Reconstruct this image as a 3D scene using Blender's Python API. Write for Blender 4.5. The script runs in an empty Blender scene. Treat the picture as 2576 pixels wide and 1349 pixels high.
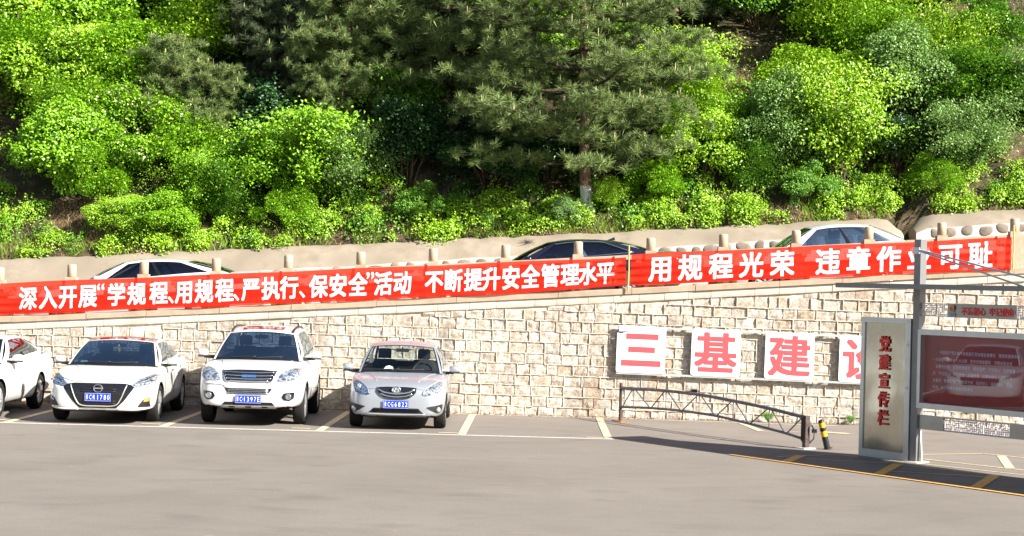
import bpy, bmesh, math, random
import numpy as np
from mathutils import Vector, Matrix, Euler
from mathutils.bvhtree import BVHTree
from mathutils import noise as mnoise

R = math.radians
S = bpy.context.scene
COL = S.collection

# ------------------------------------------------------------------ camera
def make_camera():
    yaw, pit, rol = R(0.675), R(0.564), R(1.5)
    fw = Vector((-math.sin(yaw)*math.cos(pit), math.cos(yaw)*math.cos(pit), math.sin(pit)))
    r0 = Vector((math.cos(yaw), math.sin(yaw), 0)); u0 = r0.cross(fw)
    rt = r0*math.cos(rol)+u0*math.sin(rol); up = -r0*math.sin(rol)+u0*math.cos(rol)
    cd = bpy.data.cameras.new('camera'); cam = bpy.data.objects.new('camera', cd); COL.objects.link(cam)
    m = Matrix((rt, up, -fw)).transposed().to_4x4(); m.translation = (0, 0, 2.52)
    cam.matrix_world = m
    cd.sensor_width = 36; cd.lens = 36*4580/2576; cd.clip_end = 2000; cd.clip_start = 0.5
    S.camera = cam
make_camera()

# ------------------------------------------------------------------ light
SUN_EL = R(33)
L_H = Vector((-0.84, 0.54, 0)).normalized()          # where the shadows point
sd = L_H*math.cos(SUN_EL) - Vector((0, 0, math.sin(SUN_EL)))
sl = bpy.data.lights.new('sun', 'SUN'); sl.energy = 5.0; sl.angle = R(0.53); sl.color = (1, 0.95, 0.875)
so = bpy.data.objects.new('sun', sl); COL.objects.link(so)
so.rotation_euler = sd.to_track_quat('-Z', 'Y').to_euler(); so.location = (20, -10, 30)
W = bpy.data.worlds.new('World'); S.world = W; W.use_nodes = True
nt = W.node_tree; bg = nt.nodes['Background']
sk = nt.nodes.new('ShaderNodeTexSky'); sk.sky_type = 'NISHITA'; sk.sun_disc = False
sk.sun_elevation = SUN_EL; sk.sun_rotation = math.atan2(-L_H.x, -L_H.y)
sk.air_density = 1.0; sk.dust_density = 1.0; sk.ozone_density = 1.2
nt.links.new(sk.outputs[0], bg.inputs[0]); bg.inputs[1].default_value = 0.05
S.view_settings.view_transform = 'Standard'; S.view_settings.look = 'None'
S.view_settings.exposure = 1.45; S.view_settings.gamma = 1.0

# ------------------------------------------------------------------ materials
class NT:
    def __init__(s, name):
        s.m = bpy.data.materials.new(name); s.m.use_nodes = True
        s.t = s.m.node_tree; s.t.nodes.clear(); s.out = s.n('OutputMaterial')
    def n(s, typ, **kw):
        x = s.t.nodes.new('ShaderNode'+typ)
        for k, v in kw.items(): setattr(x, k, v)
        return x
    def l(s, a, b): s.t.links.new(a, b)
    def coord(s, kind='Object'): return s.n('TexCoord').outputs[kind]
    def noise(s, vec, scale, detail=4, rough=0.55, mp=None):
        if mp:
            mm = s.n('Mapping'); mm.inputs['Scale'].default_value = mp; s.l(vec, mm.inputs[0]); vec = mm.outputs[0]
        x = s.n('TexNoise'); x.inputs['Scale'].default_value = scale; x.inputs['Detail'].default_value = detail
        x.inputs['Roughness'].default_value = rough; s.l(vec, x.inputs['Vector']); return x.outputs['Fac']
    def ramp(s, fac, stops):
        x = s.n('ValToRGB'); e = x.color_ramp.elements
        while len(e) < len(stops): e.new(0.5)
        for i, (p, c) in enumerate(stops):
            e[i].position = p; e[i].color = (*c, 1) if len(c) == 3 else c
        s.l(fac, x.inputs[0]); return x.outputs[0]
    def mix(s, fac, a, b, mode='MIX'):
        x = s.n('MixRGB', blend_type=mode)
        for i, v in enumerate((fac, a, b)):
            if hasattr(v, 'is_linked') or hasattr(v, 'links'): s.l(v, x.inputs[i])
            elif i == 0: x.inputs[0].default_value = v
            else: x.inputs[i].default_value = (*v, 1)
        return x.outputs[0]
    def bsdf(s, color=None, rough=0.6, metal=0.0, spec=0.5, coat=0.0, bump=None, bstr=0.3, bdist=0.02, rsock=None):
        p = s.n('BsdfPrincipled')
        if color is not None:
            if hasattr(color, 'links'): s.l(color, p.inputs['Base Color'])
            else: p.inputs['Base Color'].default_value = (*color, 1)
        p.inputs['Roughness'].default_value = rough; p.inputs['Metallic'].default_value = metal
        p.inputs['Specular IOR Level'].default_value = spec
        p.inputs['Coat Weight'].default_value = coat; p.inputs['Coat Roughness'].default_value = 0.04
        if rsock is not None: s.l(rsock, p.inputs['Roughness'])
        if bump is not None:
            b = s.n('Bump'); b.inputs['Strength'].default_value = bstr; b.inputs['Distance'].default_value = bdist
            s.l(bump, b.inputs['Height']); s.l(b.outputs[0], p.inputs['Normal'])
        return p
    def done(s, sh): s.l(sh.outputs[0], s.out.inputs[0]); return s.m

MATS = {}
def mat(name):
    if name not in MATS: MATS[name] = BUILD[name]()
    return MATS[name]
def simple(name, color, rough=0.5, metal=0.0, spec=0.5, coat=0.0, var=0.12, scale=6.0):
    def f():
        t = NT(name); n = t.noise(t.coord(), scale, 5)
        c2 = tuple(max(0, c*(1-var)) for c in color); c3 = tuple(min(1, c*(1+var)) for c in color)
        c = t.ramp(n, [(0.3, c2), (0.7, c3)])
        return t.done(t.bsdf(c, rough, metal, spec, coat))
    return f

def m_asphalt():
    t = NT('asphalt'); co = t.coord()
    big = t.noise(co, 0.35, 5, 0.6); streak = t.noise(co, 1.3, 6, 0.68, (0.8, 1.1, 1)); fine = t.noise(co, 60, 3, 0.7)
    c = t.ramp(big, [(0.3, (0.200, 0.176, 0.151)), (0.72, (0.240, 0.214, 0.185))])
    c = t.mix(0.55, c, t.ramp(streak, [(0.3, (0.80, 0.79, 0.785)), (0.52, (0.98, 0.98, 0.98)), (0.75, (1.03, 1.03, 1.03))]), 'MULTIPLY')
    spots = t.noise(co, 4.3, 4, 0.6, (0.8, 1.3, 1))
    c = t.mix(t.ramp(spots, [(0.66, (0, 0, 0)), (0.76, (0.55, 0.55, 0.55))]), c, (0.33, 0.305, 0.27))
    dark = t.noise(co, 0.9, 4, 0.5, (1.0, 1.6, 1))
    c = t.mix(t.ramp(dark, [(0.55, (0, 0, 0)), (0.72, (0.55, 0.55, 0.55))]), c, (0.15, 0.130, 0.110))
    grit = t.noise(co, 22, 4, 0.8)
    c = t.mix(0.5, c, t.ramp(grit, [(0.3, (0.72, 0.72, 0.73)), (0.52, (1, 1, 1)), (0.75, (1.18, 1.18, 1.18))]), 'MULTIPLY')
    c = t.mix(0.45, c, t.ramp(fine, [(0.3, (0.6, 0.6, 0.6)), (0.7, (1.1, 1.1, 1.1))]), 'MULTIPLY')
    return t.done(t.bsdf(c, 0.85, spec=0.25, bump=fine, bstr=0.25, bdist=0.004))
def m_paintline(name, col):
    def f():
        t = NT(name); co = t.coord()
        w = t.noise(co, 14, 5, 0.7)
        c = t.mix(t.ramp(w, [(0.34, (0.7, 0.7, 0.7)), (0.50, (0, 0, 0))]), col, (0.21, 0.185, 0.155))
        return t.done(t.bsdf(c, 0.7, spec=0.3))
    return f
def m_block():
    t = NT('pale_stone'); co = t.coord(); geo = t.n('NewGeometry')
    n1 = t.noise(co, 9, 6, 0.65); n2 = t.noise(co, 2.1, 4, 0.6); n3 = t.noise(co, 28, 4, 0.7); n4 = t.noise(co, 1.3, 3, 0.5, (1, 1, 0.5))
    base = t.ramp(geo.outputs['Random Per Island'], [(0.0, (0.44, 0.385, 0.32)), (0.25, (0.60, 0.545, 0.47)), (0.5, (0.52, 0.475, 0.42)), (0.75, (0.66, 0.61, 0.53)), (1.0, (0.50, 0.42, 0.33))])
    c = t.mix(t.ramp(n1, [(0.48, (0, 0, 0)), (0.60, (0.8, 0.8, 0.8))]), base, (0.36, 0.265, 0.17))
    n5 = t.noise(co, 1.0, 5, 0.65, (1.6, 1, 0.45))
    c = t.mix(t.ramp(n2, [(0.47, (0, 0, 0)), (0.68, (0.65, 0.65, 0.65))]), c, (0.36, 0.325, 0.295))
    c = t.mix(t.ramp(n5, [(0.54, (0, 0, 0)), (0.68, (0.5, 0.5, 0.5))]), c, (0.26, 0.225, 0.19))
    c = t.mix(t.ramp(n4, [(0.57, (0, 0, 0)), (0.70, (0.6, 0.6, 0.6))]), c, (0.29, 0.20, 0.125))
    c = t.mix(0.6, c, t.ramp(n3, [(0.34, (0.45, 0.42, 0.38)), (0.55, (1, 1, 1))]), 'MULTIPLY')
    return t.done(t.bsdf(c, 0.85, spec=0.2, bump=n3, bstr=0.8, bdist=0.018))
def m_mortar():
    t = NT('mortar'); co = t.coord()
    n = t.noise(co, 7, 5, 0.65); n2 = t.noise(co, 1.4, 4, 0.6)
    c = t.ramp(n, [(0.3, (0.46, 0.40, 0.32)), (0.7, (0.68, 0.61, 0.51))])
    c = t.mix(t.ramp(n2, [(0.5, (0, 0, 0)), (0.7, (0.6, 0.6, 0.6))]), c, (0.30, 0.225, 0.15))
    return t.done(t.bsdf(c, 0.9, spec=0.2, bump=n, bstr=0.5, bdist=0.01))
def m_conc(name, a, b, sc=5.0, st=0.4):
    def f():
        t = NT(name); co = t.coord()
        n = t.noise(co, sc, 6, 0.65); n2 = t.noise(co, 1.1, 4, 0.55); n3 = t.noise(co, 40, 3, 0.6)
        c = t.ramp(n, [(0.3, a), (0.7, b)])
        c = t.mix(t.ramp(n2, [(0.52, (0, 0, 0)), (0.75, (st, st, st))]), c, tuple(x*0.62 for x in a))
        c = t.mix(0.25, c, t.ramp(n3, [(0.3, (0.6, 0.6, 0.6)), (0.7, (1, 1, 1))]), 'MULTIPLY')
        return t.done(t.bsdf(c, 0.88, spec=0.2, bump=n3, bstr=0.3, bdist=0.006))
    return f
def m_stone_rubble():
    t = NT('rubble_stone'); co = t.coord(); geo = t.n('NewGeometry')
    n = t.noise(co, 10, 5, 0.65)
    base = t.ramp(geo.outputs['Random Per Island'], [(0, (0.17, 0.135, 0.105)), (0.5, (0.23, 0.195, 0.16)), (1, (0.29, 0.23, 0.18))])
    c = t.mix(0.6, base, t.ramp(n, [(0.35, (0.5, 0.46, 0.44)), (0.6, (1, 1, 1))]), 'MULTIPLY')
    return t.done(t.bsdf(c, 0.8, spec=0.25, bump=n, bstr=0.5, bdist=0.015))
def m_soil():
    t = NT('hill_soil'); co = t.coord()
    n = t.noise(co, 1.6, 6, 0.65); n2 = t.noise(co, 14, 5, 0.7)
    c = t.ramp(n, [(0.30, (0.035, 0.045, 0.018)), (0.50, (0.075, 0.060, 0.035)), (0.66, (0.20, 0.145, 0.09)), (0.8, (0.26, 0.19, 0.12))])
    c = t.mix(0.6, c, t.ramp(n2, [(0.3, (0.35, 0.35, 0.35)), (0.65, (1, 1, 1))]), 'MULTIPLY')
    return t.done(t.bsdf(c, 0.95, spec=0.1, bump=n2, bstr=0.8, bdist=0.05))
def m_leaf(name, a, b, tr=0.35, rough=0.36):
    def f():
        t = NT(name); geo = t.n('NewGeometry'); co = t.coord()
        r = geo.outputs['Random Per Island']
        c = t.ramp(r, [(0.0, a), (0.55, tuple((x+y)/2 for x, y in zip(a, b))), (0.93, b), (1.0, tuple(min(1, x*1.10+0.01) for x in b))])
        patch = t.noise(co, 1.7, 3, 0.5)
        c = t.mix(0.5, c, t.ramp(patch, [(0.35, (0.62, 0.68, 0.66)), (0.65, (1, 1, 1))]), 'MULTIPLY')
        p = t.bsdf(c, rough, spec=0.42)
        tl = t.n('BsdfTranslucent'); h = t.n('HueSaturation'); h.inputs['Hue'].default_value = 0.485; h.inputs['Value'].default_value = 1.25
        t.l(c, h.inputs['Color']); t.l(h.outputs[0], tl.inputs[0])
        mx = t.n('MixShader'); mx.inputs[0].default_value = tr
        t.l(p.outputs[0], mx.inputs[1]); t.l(tl.outputs[0], mx.inputs[2])
        return t.done(mx)
    return f
def m_bark(name, a, b):
    def f():
        t = NT(name); co = t.coord(); n = t.noise(co, 16, 5, 0.7, (1, 1, 0.35))
        c = t.ramp(n, [(0.35, a), (0.65, b)])
        return t.done(t.bsdf(c, 0.9, spec=0.15, bump=n, bstr=0.9, bdist=0.03))
    return f
def m_pinebark():
    t = NT('pine_bark'); co = t.coord(); n = t.noise(co, 14, 5, 0.7, (1, 1, 0.45))
    c = t.ramp(n, [(0.35, (0.10, 0.06, 0.04)), (0.65, (0.30, 0.19, 0.13))])
    sx = t.n('SeparateXYZ'); t.l(co, sx.inputs[0])
    jit = t.n('MapRange'); jit.inputs['From Min'].default_value = 0.3; jit.inputs['From Max'].default_value = 0.7
    jit.inputs['To Min'].default_value = -0.05; jit.inputs['To Max'].default_value = 0.05; t.l(n, jit.inputs[0])
    ad = t.n('Math', operation='ADD'); t.l(sx.outputs[2], ad.inputs[0]); t.l(jit.outputs[0], ad.inputs[1])
    lt = t.n('Math', operation='LESS_THAN'); t.l(ad.outputs[0], lt.inputs[0]); lt.inputs[1].default_value = 0.58
    wc = t.ramp(n, [(0.3, (0.34, 0.31, 0.27)), (0.55, (0.74, 0.73, 0.70))])
    c = t.mix(lt.outputs[0], c, wc)
    return t.done(t.bsdf(c, 0.9, spec=0.15, bump=n, bstr=0.9, bdist=0.03))
def m_carpaint(name, col, metal=0.0, rough=0.28):
    def f():
        t = NT(name); co = t.coord()
        n = t.noise(co, 3.0, 3, 0.5); sx = t.n('SeparateXYZ'); t.l(co, sx.inputs[0])
        dn = t.noise(co, 9, 5, 0.7)
        mr = t.n('MapRange'); mr.inputs['From Min'].default_value = 0.55; mr.inputs['From Max'].default_value = 0.2
        mr.inputs['To Min'].default_value = 0.0; mr.inputs['To Max'].default_value = 0.35; t.l(sx.outputs[2], mr.inputs[0])
        mu = t.n('Math', operation='MULTIPLY'); t.l(mr.outputs[0], mu.inputs[0]); t.l(dn, mu.inputs[1])
        c = t.mix(mu.outputs[0], col, (0.30, 0.26, 0.21))
        return t.done(t.bsdf(c, rough, metal, 0.5, coat=0.6))
    return f
def m_glass(name, tint, refl=0.08):
    def f():
        t = NT(name); tr = t.n('BsdfTransparent'); tr.inputs[0].default_value = (*tint, 1)
        g = t.n('BsdfGlossy'); g.inputs['Roughness'].default_value = 0.0; g.inputs[0].default_value = (0.78, 0.90, 1.0, 1)
        fr = t.n('LayerWeight'); fr.inputs[0].default_value = 0.5
        pw = t.n('Math', operation='POWER'); t.l(fr.outputs['Facing'], pw.inputs[0]); pw.inputs[1].default_value = 4.0
        mr = t.n('MapRange'); mr.inputs['To Min'].default_value = refl; mr.inputs['To Max'].default_value = 0.95
        t.l(pw.outputs[0], mr.inputs[0])
        mx = t.n('MixShader'); t.l(mr.outputs[0], mx.inputs[0]); t.l(tr.outputs[0], mx.inputs[1]); t.l(g.outputs[0], mx.inputs[2])
        return t.done(mx)
    return f
def m_steel():
    t = NT('stainless_steel'); co = t.coord()
    n = t.noise(co, 2.2, 3, 0.5, (1.0, 1.0, 1.6)); n2 = t.noise(co, 120, 2, 0.5, (1, 1, 0.05))
    c = t.ramp(n2, [(0.3, (0.42, 0.405, 0.35)), (0.7, (0.54, 0.52, 0.45))])
    return t.done(t.bsdf(c, 0.16, 1.0, bump=n, bstr=0.03, bdist=0.05))
def m_banner():
    t = NT('red_cloth'); co = t.coord()
    n = t.noise(co, 2.0, 4, 0.6, (0.4, 1, 6))
    c = t.ramp(n, [(0.3, (0.78, 0.016, 0.006)), (0.7, (0.90, 0.030, 0.010))])
    p = t.bsdf(c, 0.75, spec=0.1); tl = t.n('BsdfTranslucent'); tl.inputs[0].default_value = (0.9, 0.05, 0.03, 1)
    tr = t.n('BsdfTransparent'); tr.inputs[0].default_value = (1.0, 0.55, 0.5, 1)
    m1 = t.n('MixShader'); m1.inputs[0].default_value = 0.25; t.l(p.outputs[0], m1.inputs[1]); t.l(tl.outputs[0], m1.inputs[2])
    m2 = t.n('MixShader'); m2.inputs[0].default_value = 0.20; t.l(m1.outputs[0], m2.inputs[1]); t.l(tr.outputs[0], m2.inputs[2])
    return t.done(m2)
def m_poster():
    t = NT('red_poster'); co = t.coord(); sx = t.n('SeparateXYZ'); t.l(co, sx.inputs[0])
    n = t.noise(co, 2.5, 4, 0.6)
    c = t.ramp(n, [(0.3, (0.20, 0.004, 0.008)), (0.7, (0.34, 0.010, 0.010))])
    return t.done(t.bsdf(c, 0.4))
def m_lamp_glass(name, tint):
    def f():
        t = NT(name); co = t.coord(); v = t.n('TexVoronoi'); v.inputs['Scale'].default_value = 16; t.l(co, v.inputs['Vector'])
        c = t.ramp(v.outputs['Distance'], [(0.12, tuple(x*0.3 for x in tint)), (0.4, tint), (0.6, tuple(min(1, x*1.8) for x in tint)), (0.8, tuple(x*0.3 for x in tint))])
        return t.done(t.bsdf(c, 0.08, 0.35, 0.8, coat=1.0))
    return f
def m_bollard():
    t = NT('striped_bollard'); co = t.coord(); n = t.noise(co, 20, 4, 0.6)
    sx = t.n('SeparateXYZ'); t.l(co, sx.inputs[0])
    x = t.n('ValToRGB'); x.color_ramp.interpolation = 'CONSTANT'; e = x.color_ramp.elements
    B, Y = (0.012, 0.012, 0.014), (0.80, 0.42, 0.01)
    st = [(0, B), (0.44, Y), (0.62, B), (0.74, Y), (0.905, B)]
    while len(e) < len(st): e.new(0.5)
    for i, (p, cc) in enumerate(st): e[i].position = p; e[i].color = (*cc, 1)
    mr = t.n('MapRange'); mr.inputs['From Max'].default_value = 0.50; t.l(sx.outputs[2], mr.inputs[0]); t.l(mr.outputs[0], x.inputs[0])
    c = t.mix(0.4, x.outputs[0], t.ramp(n, [(0.3, (0.6, 0.6, 0.6)), (0.6, (1, 1, 1))]), 'MULTIPLY')
    return t.done(t.bsdf(c, 0.4))

BUILD = {
 'asphalt': m_asphalt, 'white_line': m_paintline('white_line', (0.70, 0.665, 0.61)), 'cream_line': m_paintline('cream_line', (0.68, 0.54, 0.34)),
 'yellow_line': m_paintline('yellow_line', (0.80, 0.42, 0.10)),
 'block': m_block, 'mortar': m_mortar, 'smear': m_conc('pale_mortar_render', (0.50, 0.45, 0.37), (0.62, 0.56, 0.47), 6, 0.6),
 'kerb': m_conc('kerb_stone', (0.36, 0.275, 0.19), (0.46, 0.365, 0.265)), 'post': m_conc('carved_stone', (0.38, 0.30, 0.21), (0.50, 0.41, 0.30), 8, 0.5),
 'plaster': m_conc('sandy_plaster', (0.24, 0.195, 0.145), (0.345, 0.29, 0.225), 2.2, 0.6), 'rmortar': m_conc('grey_mortar', (0.50, 0.465, 0.41), (0.64, 0.60, 0.53), 7),
 'rubble': m_stone_rubble, 'road': m_conc('road_concrete', (0.30, 0.27, 0.23), (0.40, 0.36, 0.30), 3), 'soil': m_soil,
 'leaf_bright': m_leaf('bright_leaf', (0.115, 0.295, 0.009), (0.33, 0.60, 0.028), 0.24),
 'leaf_lime': m_leaf('lime_leaf', (0.15, 0.335, 0.010), (0.42, 0.65, 0.038), 0.24),
 'leaf_mid': m_leaf('mid_leaf', (0.06, 0.19, 0.012), (0.19, 0.41, 0.028), 0.26),
 'leaf_grey': m_leaf('grey_leaf', (0.10, 0.22, 0.04), (0.29, 0.46, 0.13), 0.26),
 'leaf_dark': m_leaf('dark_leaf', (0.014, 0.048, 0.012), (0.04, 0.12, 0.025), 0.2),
 'needle': m_leaf('pine_needle', (0.065, 0.125, 0.030), (0.29, 0.37, 0.11), 0.2, 0.5),
 'needle_shaded': m_leaf('shaded_pine_needle', (0.035, 0.062, 0.026), (0.14, 0.18, 0.07), 0.15, 0.6),  # pine needle with shade put into its colour, for trees in shadow
 'candle': simple('pine_candle', (0.50, 0.44, 0.24), 0.8), 'dry': m_leaf('dry_grass', (0.24, 0.15, 0.07), (0.46, 0.33, 0.18), 0.2),
 'grass': m_leaf('grass_blade', (0.10, 0.24, 0.012), (0.34, 0.50, 0.05), 0.4), 'petal': simple('pale_flower', (0.62, 0.48, 0.46), 0.7),
 'bark': m_bark('brown_bark', (0.07, 0.05, 0.035), (0.24, 0.17, 0.12)), 'pine_bark': m_pinebark, 'twig': m_bark('dark_bark', (0.03, 0.024, 0.018), (0.09, 0.07, 0.05)),
 'white_paint': m_carpaint('white_car_paint', (0.62, 0.625, 0.62)), 'pearl_paint': m_carpaint('pearl_car_paint', (0.60, 0.605, 0.575)),
 'silver_paint': m_carpaint('silver_car_paint', (0.375, 0.405, 0.445), 0.4, 0.36), 'dark_paint': m_carpaint('black_car_paint', (0.010, 0.010, 0.022), 0.0, 0.15),
 'black_gloss': simple('gloss_black', (0.012, 0.012, 0.015), 0.1, 0, 0.6), 'black_plastic': simple('black_plastic', (0.014, 0.014, 0.016), 0.5),
 'under': simple('underbody_black', (0.008, 0.008, 0.008), 0.9, 0, 0.1), 'interior': simple('car_interior', (0.02, 0.021, 0.025), 0.8, 0, 0.2),
 'chrome': simple('chrome', (0.78, 0.79, 0.82), 0.12, 1.0), 'alloy': simple('alloy_rim', (0.66, 0.66, 0.68), 0.28, 0.8), 'tyre': simple('tyre_rubber', (0.018, 0.017, 0.016), 0.85, 0, 0.2),
 'silver_plastic': simple('silver_trim', (0.42, 0.41, 0.39), 0.45, 0.3),
 'glass_dark': m_glass('tinted_glass', (0.36, 0.46, 0.58), 0.34), 'glass_clear': m_glass('clear_glass', (0.86, 0.92, 0.90), 0.03), 'glass_side': m_glass('dark_side_glass', (0.10, 0.10, 0.16), 0.10),
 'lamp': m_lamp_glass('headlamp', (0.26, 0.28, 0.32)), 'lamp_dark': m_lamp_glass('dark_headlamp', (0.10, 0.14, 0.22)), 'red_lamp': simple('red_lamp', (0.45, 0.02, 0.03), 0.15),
 'amber': simple('amber', (0.7, 0.35, 0.05), 0.3), 'plate_blue': simple('plate_blue', (0.002, 0.035, 0.40), 0.4, var=0.05), 'plate_white': simple('plate_white', (0.80, 0.82, 0.85), 0.5),
 'badge_blue': simple('badge_blue', (0.05, 0.20, 0.55), 0.2, 0.4),
 'red_cloth': m_banner, 'white_print': simple('white_print', (0.80, 0.72, 0.74), 0.7, var=0.03), 'pole': simple('bamboo_pole', (0.60, 0.40, 0.13), 0.5),
 'board_white': simple('white_board', (0.80, 0.80, 0.80), 0.35, var=0.03), 'board_red': simple('faded_red', (0.72, 0.075, 0.085), 0.5, var=0.06),
 'batten': simple('grey_batten', (0.42, 0.44, 0.42), 0.5, 0.2), 'rust': simple('rusty_steel', (0.075, 0.052, 0.042), 0.7, 0.25, var=0.5, scale=12), 'truss': simple('blue_grey_steel', (0.15, 0.155, 0.175), 0.5, 0.5, var=0.3, scale=12),
 'rust_plate': simple('rusty_plate', (0.30, 0.13, 0.05), 0.9, var=0.4, scale=14),
 'bollard': m_bollard, 'steel': m_steel, 'steel_dull': simple('brushed_steel', (0.36, 0.355, 0.34), 0.33, 0.85, var=0.08), 'steel_frame': simple('grey_steel_frame', (0.52, 0.53, 0.54), 0.33, 0.75, var=0.06), 'red_letter': simple('red_letter', (0.75, 0.020, 0.012), 0.35, var=0.08),
 'poster': m_poster, 'canopy_grey': simple('canopy_grey', (0.21, 0.208, 0.21), 0.4, 0.4, var=0.08), 'poster_text': simple('poster_text', (0.62, 0.55, 0.70), 0.5), 'poster_hill': simple('poster_hill', (0.35, 0.36, 0.05), 0.5, var=0.3), 'poster_tan': simple('poster_tan', (0.55, 0.42, 0.20), 0.5, var=0.2),
 'sign_grey': simple('sign_grey', (0.45, 0.46, 0.43), 0.5, 0.2, var=0.05), 'logo_orange': simple('logo_orange', (0.75, 0.28, 0.04), 0.4, var=0.2), 'logo_red': simple('logo_red', (0.70, 0.06, 0.02), 0.4), 'logo_dark': simple('logo_dark', (0.02, 0.02, 0.03), 0.4), 'logo_caption': simple('logo_caption', (0.30, 0.32, 0.42), 0.5),
 'pane': m_glass('display_pane', (0.97, 0.97, 0.97), 0.055), 'lattice': simple('lattice_metal', (0.62, 0.58, 0.62), 0.4, 0.4, var=0.2, scale=30), 'knob_white': simple('white_cap', (0.75, 0.72, 0.65), 0.5),
 'sticker': simple('pale_sticker', (0.62, 0.75, 0.60), 0.6), 'beige': simple('beige_trim', (0.40, 0.38, 0.30), 0.8),
}

# ------------------------------------------------------------------ mesh helpers
class MB:
    def __init__(s): s.v, s.f, s.mi = [], [], []
    def add(s, verts, faces, m=0):
        o = len(s.v); s.v += [tuple(p) for p in verts]
        s.f += [tuple(i+o for i in f) for f in faces]; s.mi += [m]*len(faces); return s
    def box(s, x0, x1, y0, y1, z0, z1, m=0, rot=None, at=None):
        p = [Vector((x, y, z)) for z in (z0, z1) for y in (y0, y1) for x in (x0, x1)]
        if rot is not None: p = [rot @ q for q in p]
        if at is not None: p = [q+Vector(at) for q in p]
        return s.add(p, [(0, 2, 3, 1), (4, 5, 7, 6), (0, 1, 5, 4), (2, 6, 7, 3), (0, 4, 6, 2), (1, 3, 7, 5)], m)
    def hexa(s, b, t, m=0):   # bottom 4 and top 4 points, both counter-clockwise
        return s.add(list(b)+list(t), [(3, 2, 1, 0), (4, 5, 6, 7), (0, 1, 5, 4), (1, 2, 6, 5), (2, 3, 7, 6), (3, 0, 4, 7)], m)
    def tube(s, pts, r, n=8, m=0, caps=True, twist=0.0):
        pts = [Vector(p) for p in pts]; rr = r if isinstance(r, (list, tuple)) else [r]*len(pts)
        rings = []; up = Vector((0, 0, 1))
        for i, p in enumerate(pts):
            d = (pts[min(i+1, len(pts)-1)]-pts[max(i-1, 0)]).normalized()
            a = d.cross(up)
            if a.length < 0.05: a = d.cross(Vector((1, 0, 0)))
            a.normalize(); b = a.cross(d)
            rings.append([p+(a*math.cos(2*math.pi*k/n+twist)+b*math.sin(2*math.pi*k/n+twist))*rr[i] for k in range(n)])
        v = [q for g in rings for q in g]; f = []
        for i in range(len(pts)-1):
            for k in range(n):
                k2 = (k+1) % n; f.append((i*n+k, i*n+k2, (i+1)*n+k2, (i+1)*n+k))
        if caps: f += [tuple(reversed(range(n))), tuple((len(pts)-1)*n+k for k in range(n))]
        return s.add(v, f, m)
    def lathe(s, prof, n=24, m=0, axis='x', c=(0, 0, 0)):   # prof: (axial, radius)
        v, f = [], []
        for (a, r) in prof:
            for k in range(n):
                t = 2*math.pi*k/n; u, w = r*math.cos(t), r*math.sin(t)
                p = (a, u, w) if axis == 'x' else ((u, a, w) if axis == 'y' else (u, w, a))
                v.append((p[0]+c[0], p[1]+c[1], p[2]+c[2]))
        for i in range(len(prof)-1):
            for k in range(n):
                k2 = (k+1) % n; f.append((i*n+k, (i+1)*n+k, (i+1)*n+k2, i*n+k2))
        return s.add(v, f, m)
    def grid(s, P, m=0, cell=None):          # P[i][j] points; cell(i,j)->material or None to skip
        ni, nj = len(P), len(P[0]); o = len(s.v)
        s.v += [tuple(p) for row in P for p in row]
        for i in range(ni-1):
            for j in range(nj-1):
                mm = cell(i, j) if cell else m
                if mm is None: continue
                s.f.append((o+i*nj+j, o+i*nj+j+1, o+(i+1)*nj+j+1, o+(i+1)*nj+j)); s.mi.append(mm)
        return s
    def mesh(s, name, mats, smooth=False, sharp=None):
        used = sorted({i for f in s.f for i in f})
        if len(used) < len(s.v):
            mp = {a: b for b, a in enumerate(used)}; s.v = [s.v[i] for i in used]; s.f = [tuple(mp[i] for i in f) for f in s.f]
        me = bpy.data.meshes.new(name); me.from_pydata(s.v, [], s.f)
        for m in (mats if isinstance(mats, (list, tuple)) else [mats]): me.materials.append(mat(m))
        me.polygons.foreach_set('material_index', s.mi)
        if smooth: me.polygons.foreach_set('use_smooth', [True]*len(me.polygons))
        me.update()
        if smooth and sharp: me.set_sharp_from_angle(angle=R(sharp))
        return me
    def build(s, name, mats, parent=None, smooth=False, sharp=None, loc=None):
        return obj(name, s.mesh(name, mats, smooth, sharp), parent, loc)
def obj(name, me, parent=None, loc=None):
    o = bpy.data.objects.new(name, me); COL.objects.link(o)
    if parent is not None: o.parent = parent
    if loc is not None: o.location = loc
    return o
def tag(o, label=None, cat=None, group=None, kind=None):
    for k, v in (('label', label), ('category', cat), ('group', group), ('kind', kind)):
        if v: o[k] = v
    return o
def thing(name, label, cat, loc=(0, 0, 0), rz=0.0, group=None):
    o = obj(name, None); o.location = loc; o.rotation_euler = (0, 0, rz); o.empty_display_size = 0.2
    return tag(o, label, cat, group)
def struct(o): return tag(o, kind='structure')
def fix_normals(me):
    bm = bmesh.new(); bm.from_mesh(me); bmesh.ops.remove_doubles(bm, verts=bm.verts, dist=1e-5)
    bmesh.ops.recalc_face_normals(bm, faces=bm.faces); bm.to_mesh(me); bm.free()
def catmull(pts, n):
    pts = [Vector(p) for p in pts]; P = [pts[0]*2-pts[1]]+pts+[pts[-1]*2-pts[-2]]; out = []
    for k in range(n):
        t = k/(n-1)*(len(pts)-1); i = min(int(t), len(pts)-2); u = t-i
        a, b, c, d = P[i], P[i+1], P[i+2], P[i+3]
        out.append(0.5*((2*b)+(c-a)*u+(2*a-5*b+4*c-d)*u*u+(3*b-a-3*c+d)*u**3))
    return out
def interp(pts, x):                           # piecewise smooth interpolation on first coordinate
    return float(np.interp(x, [p[0] for p in pts], [p[1] for p in pts]))

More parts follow.
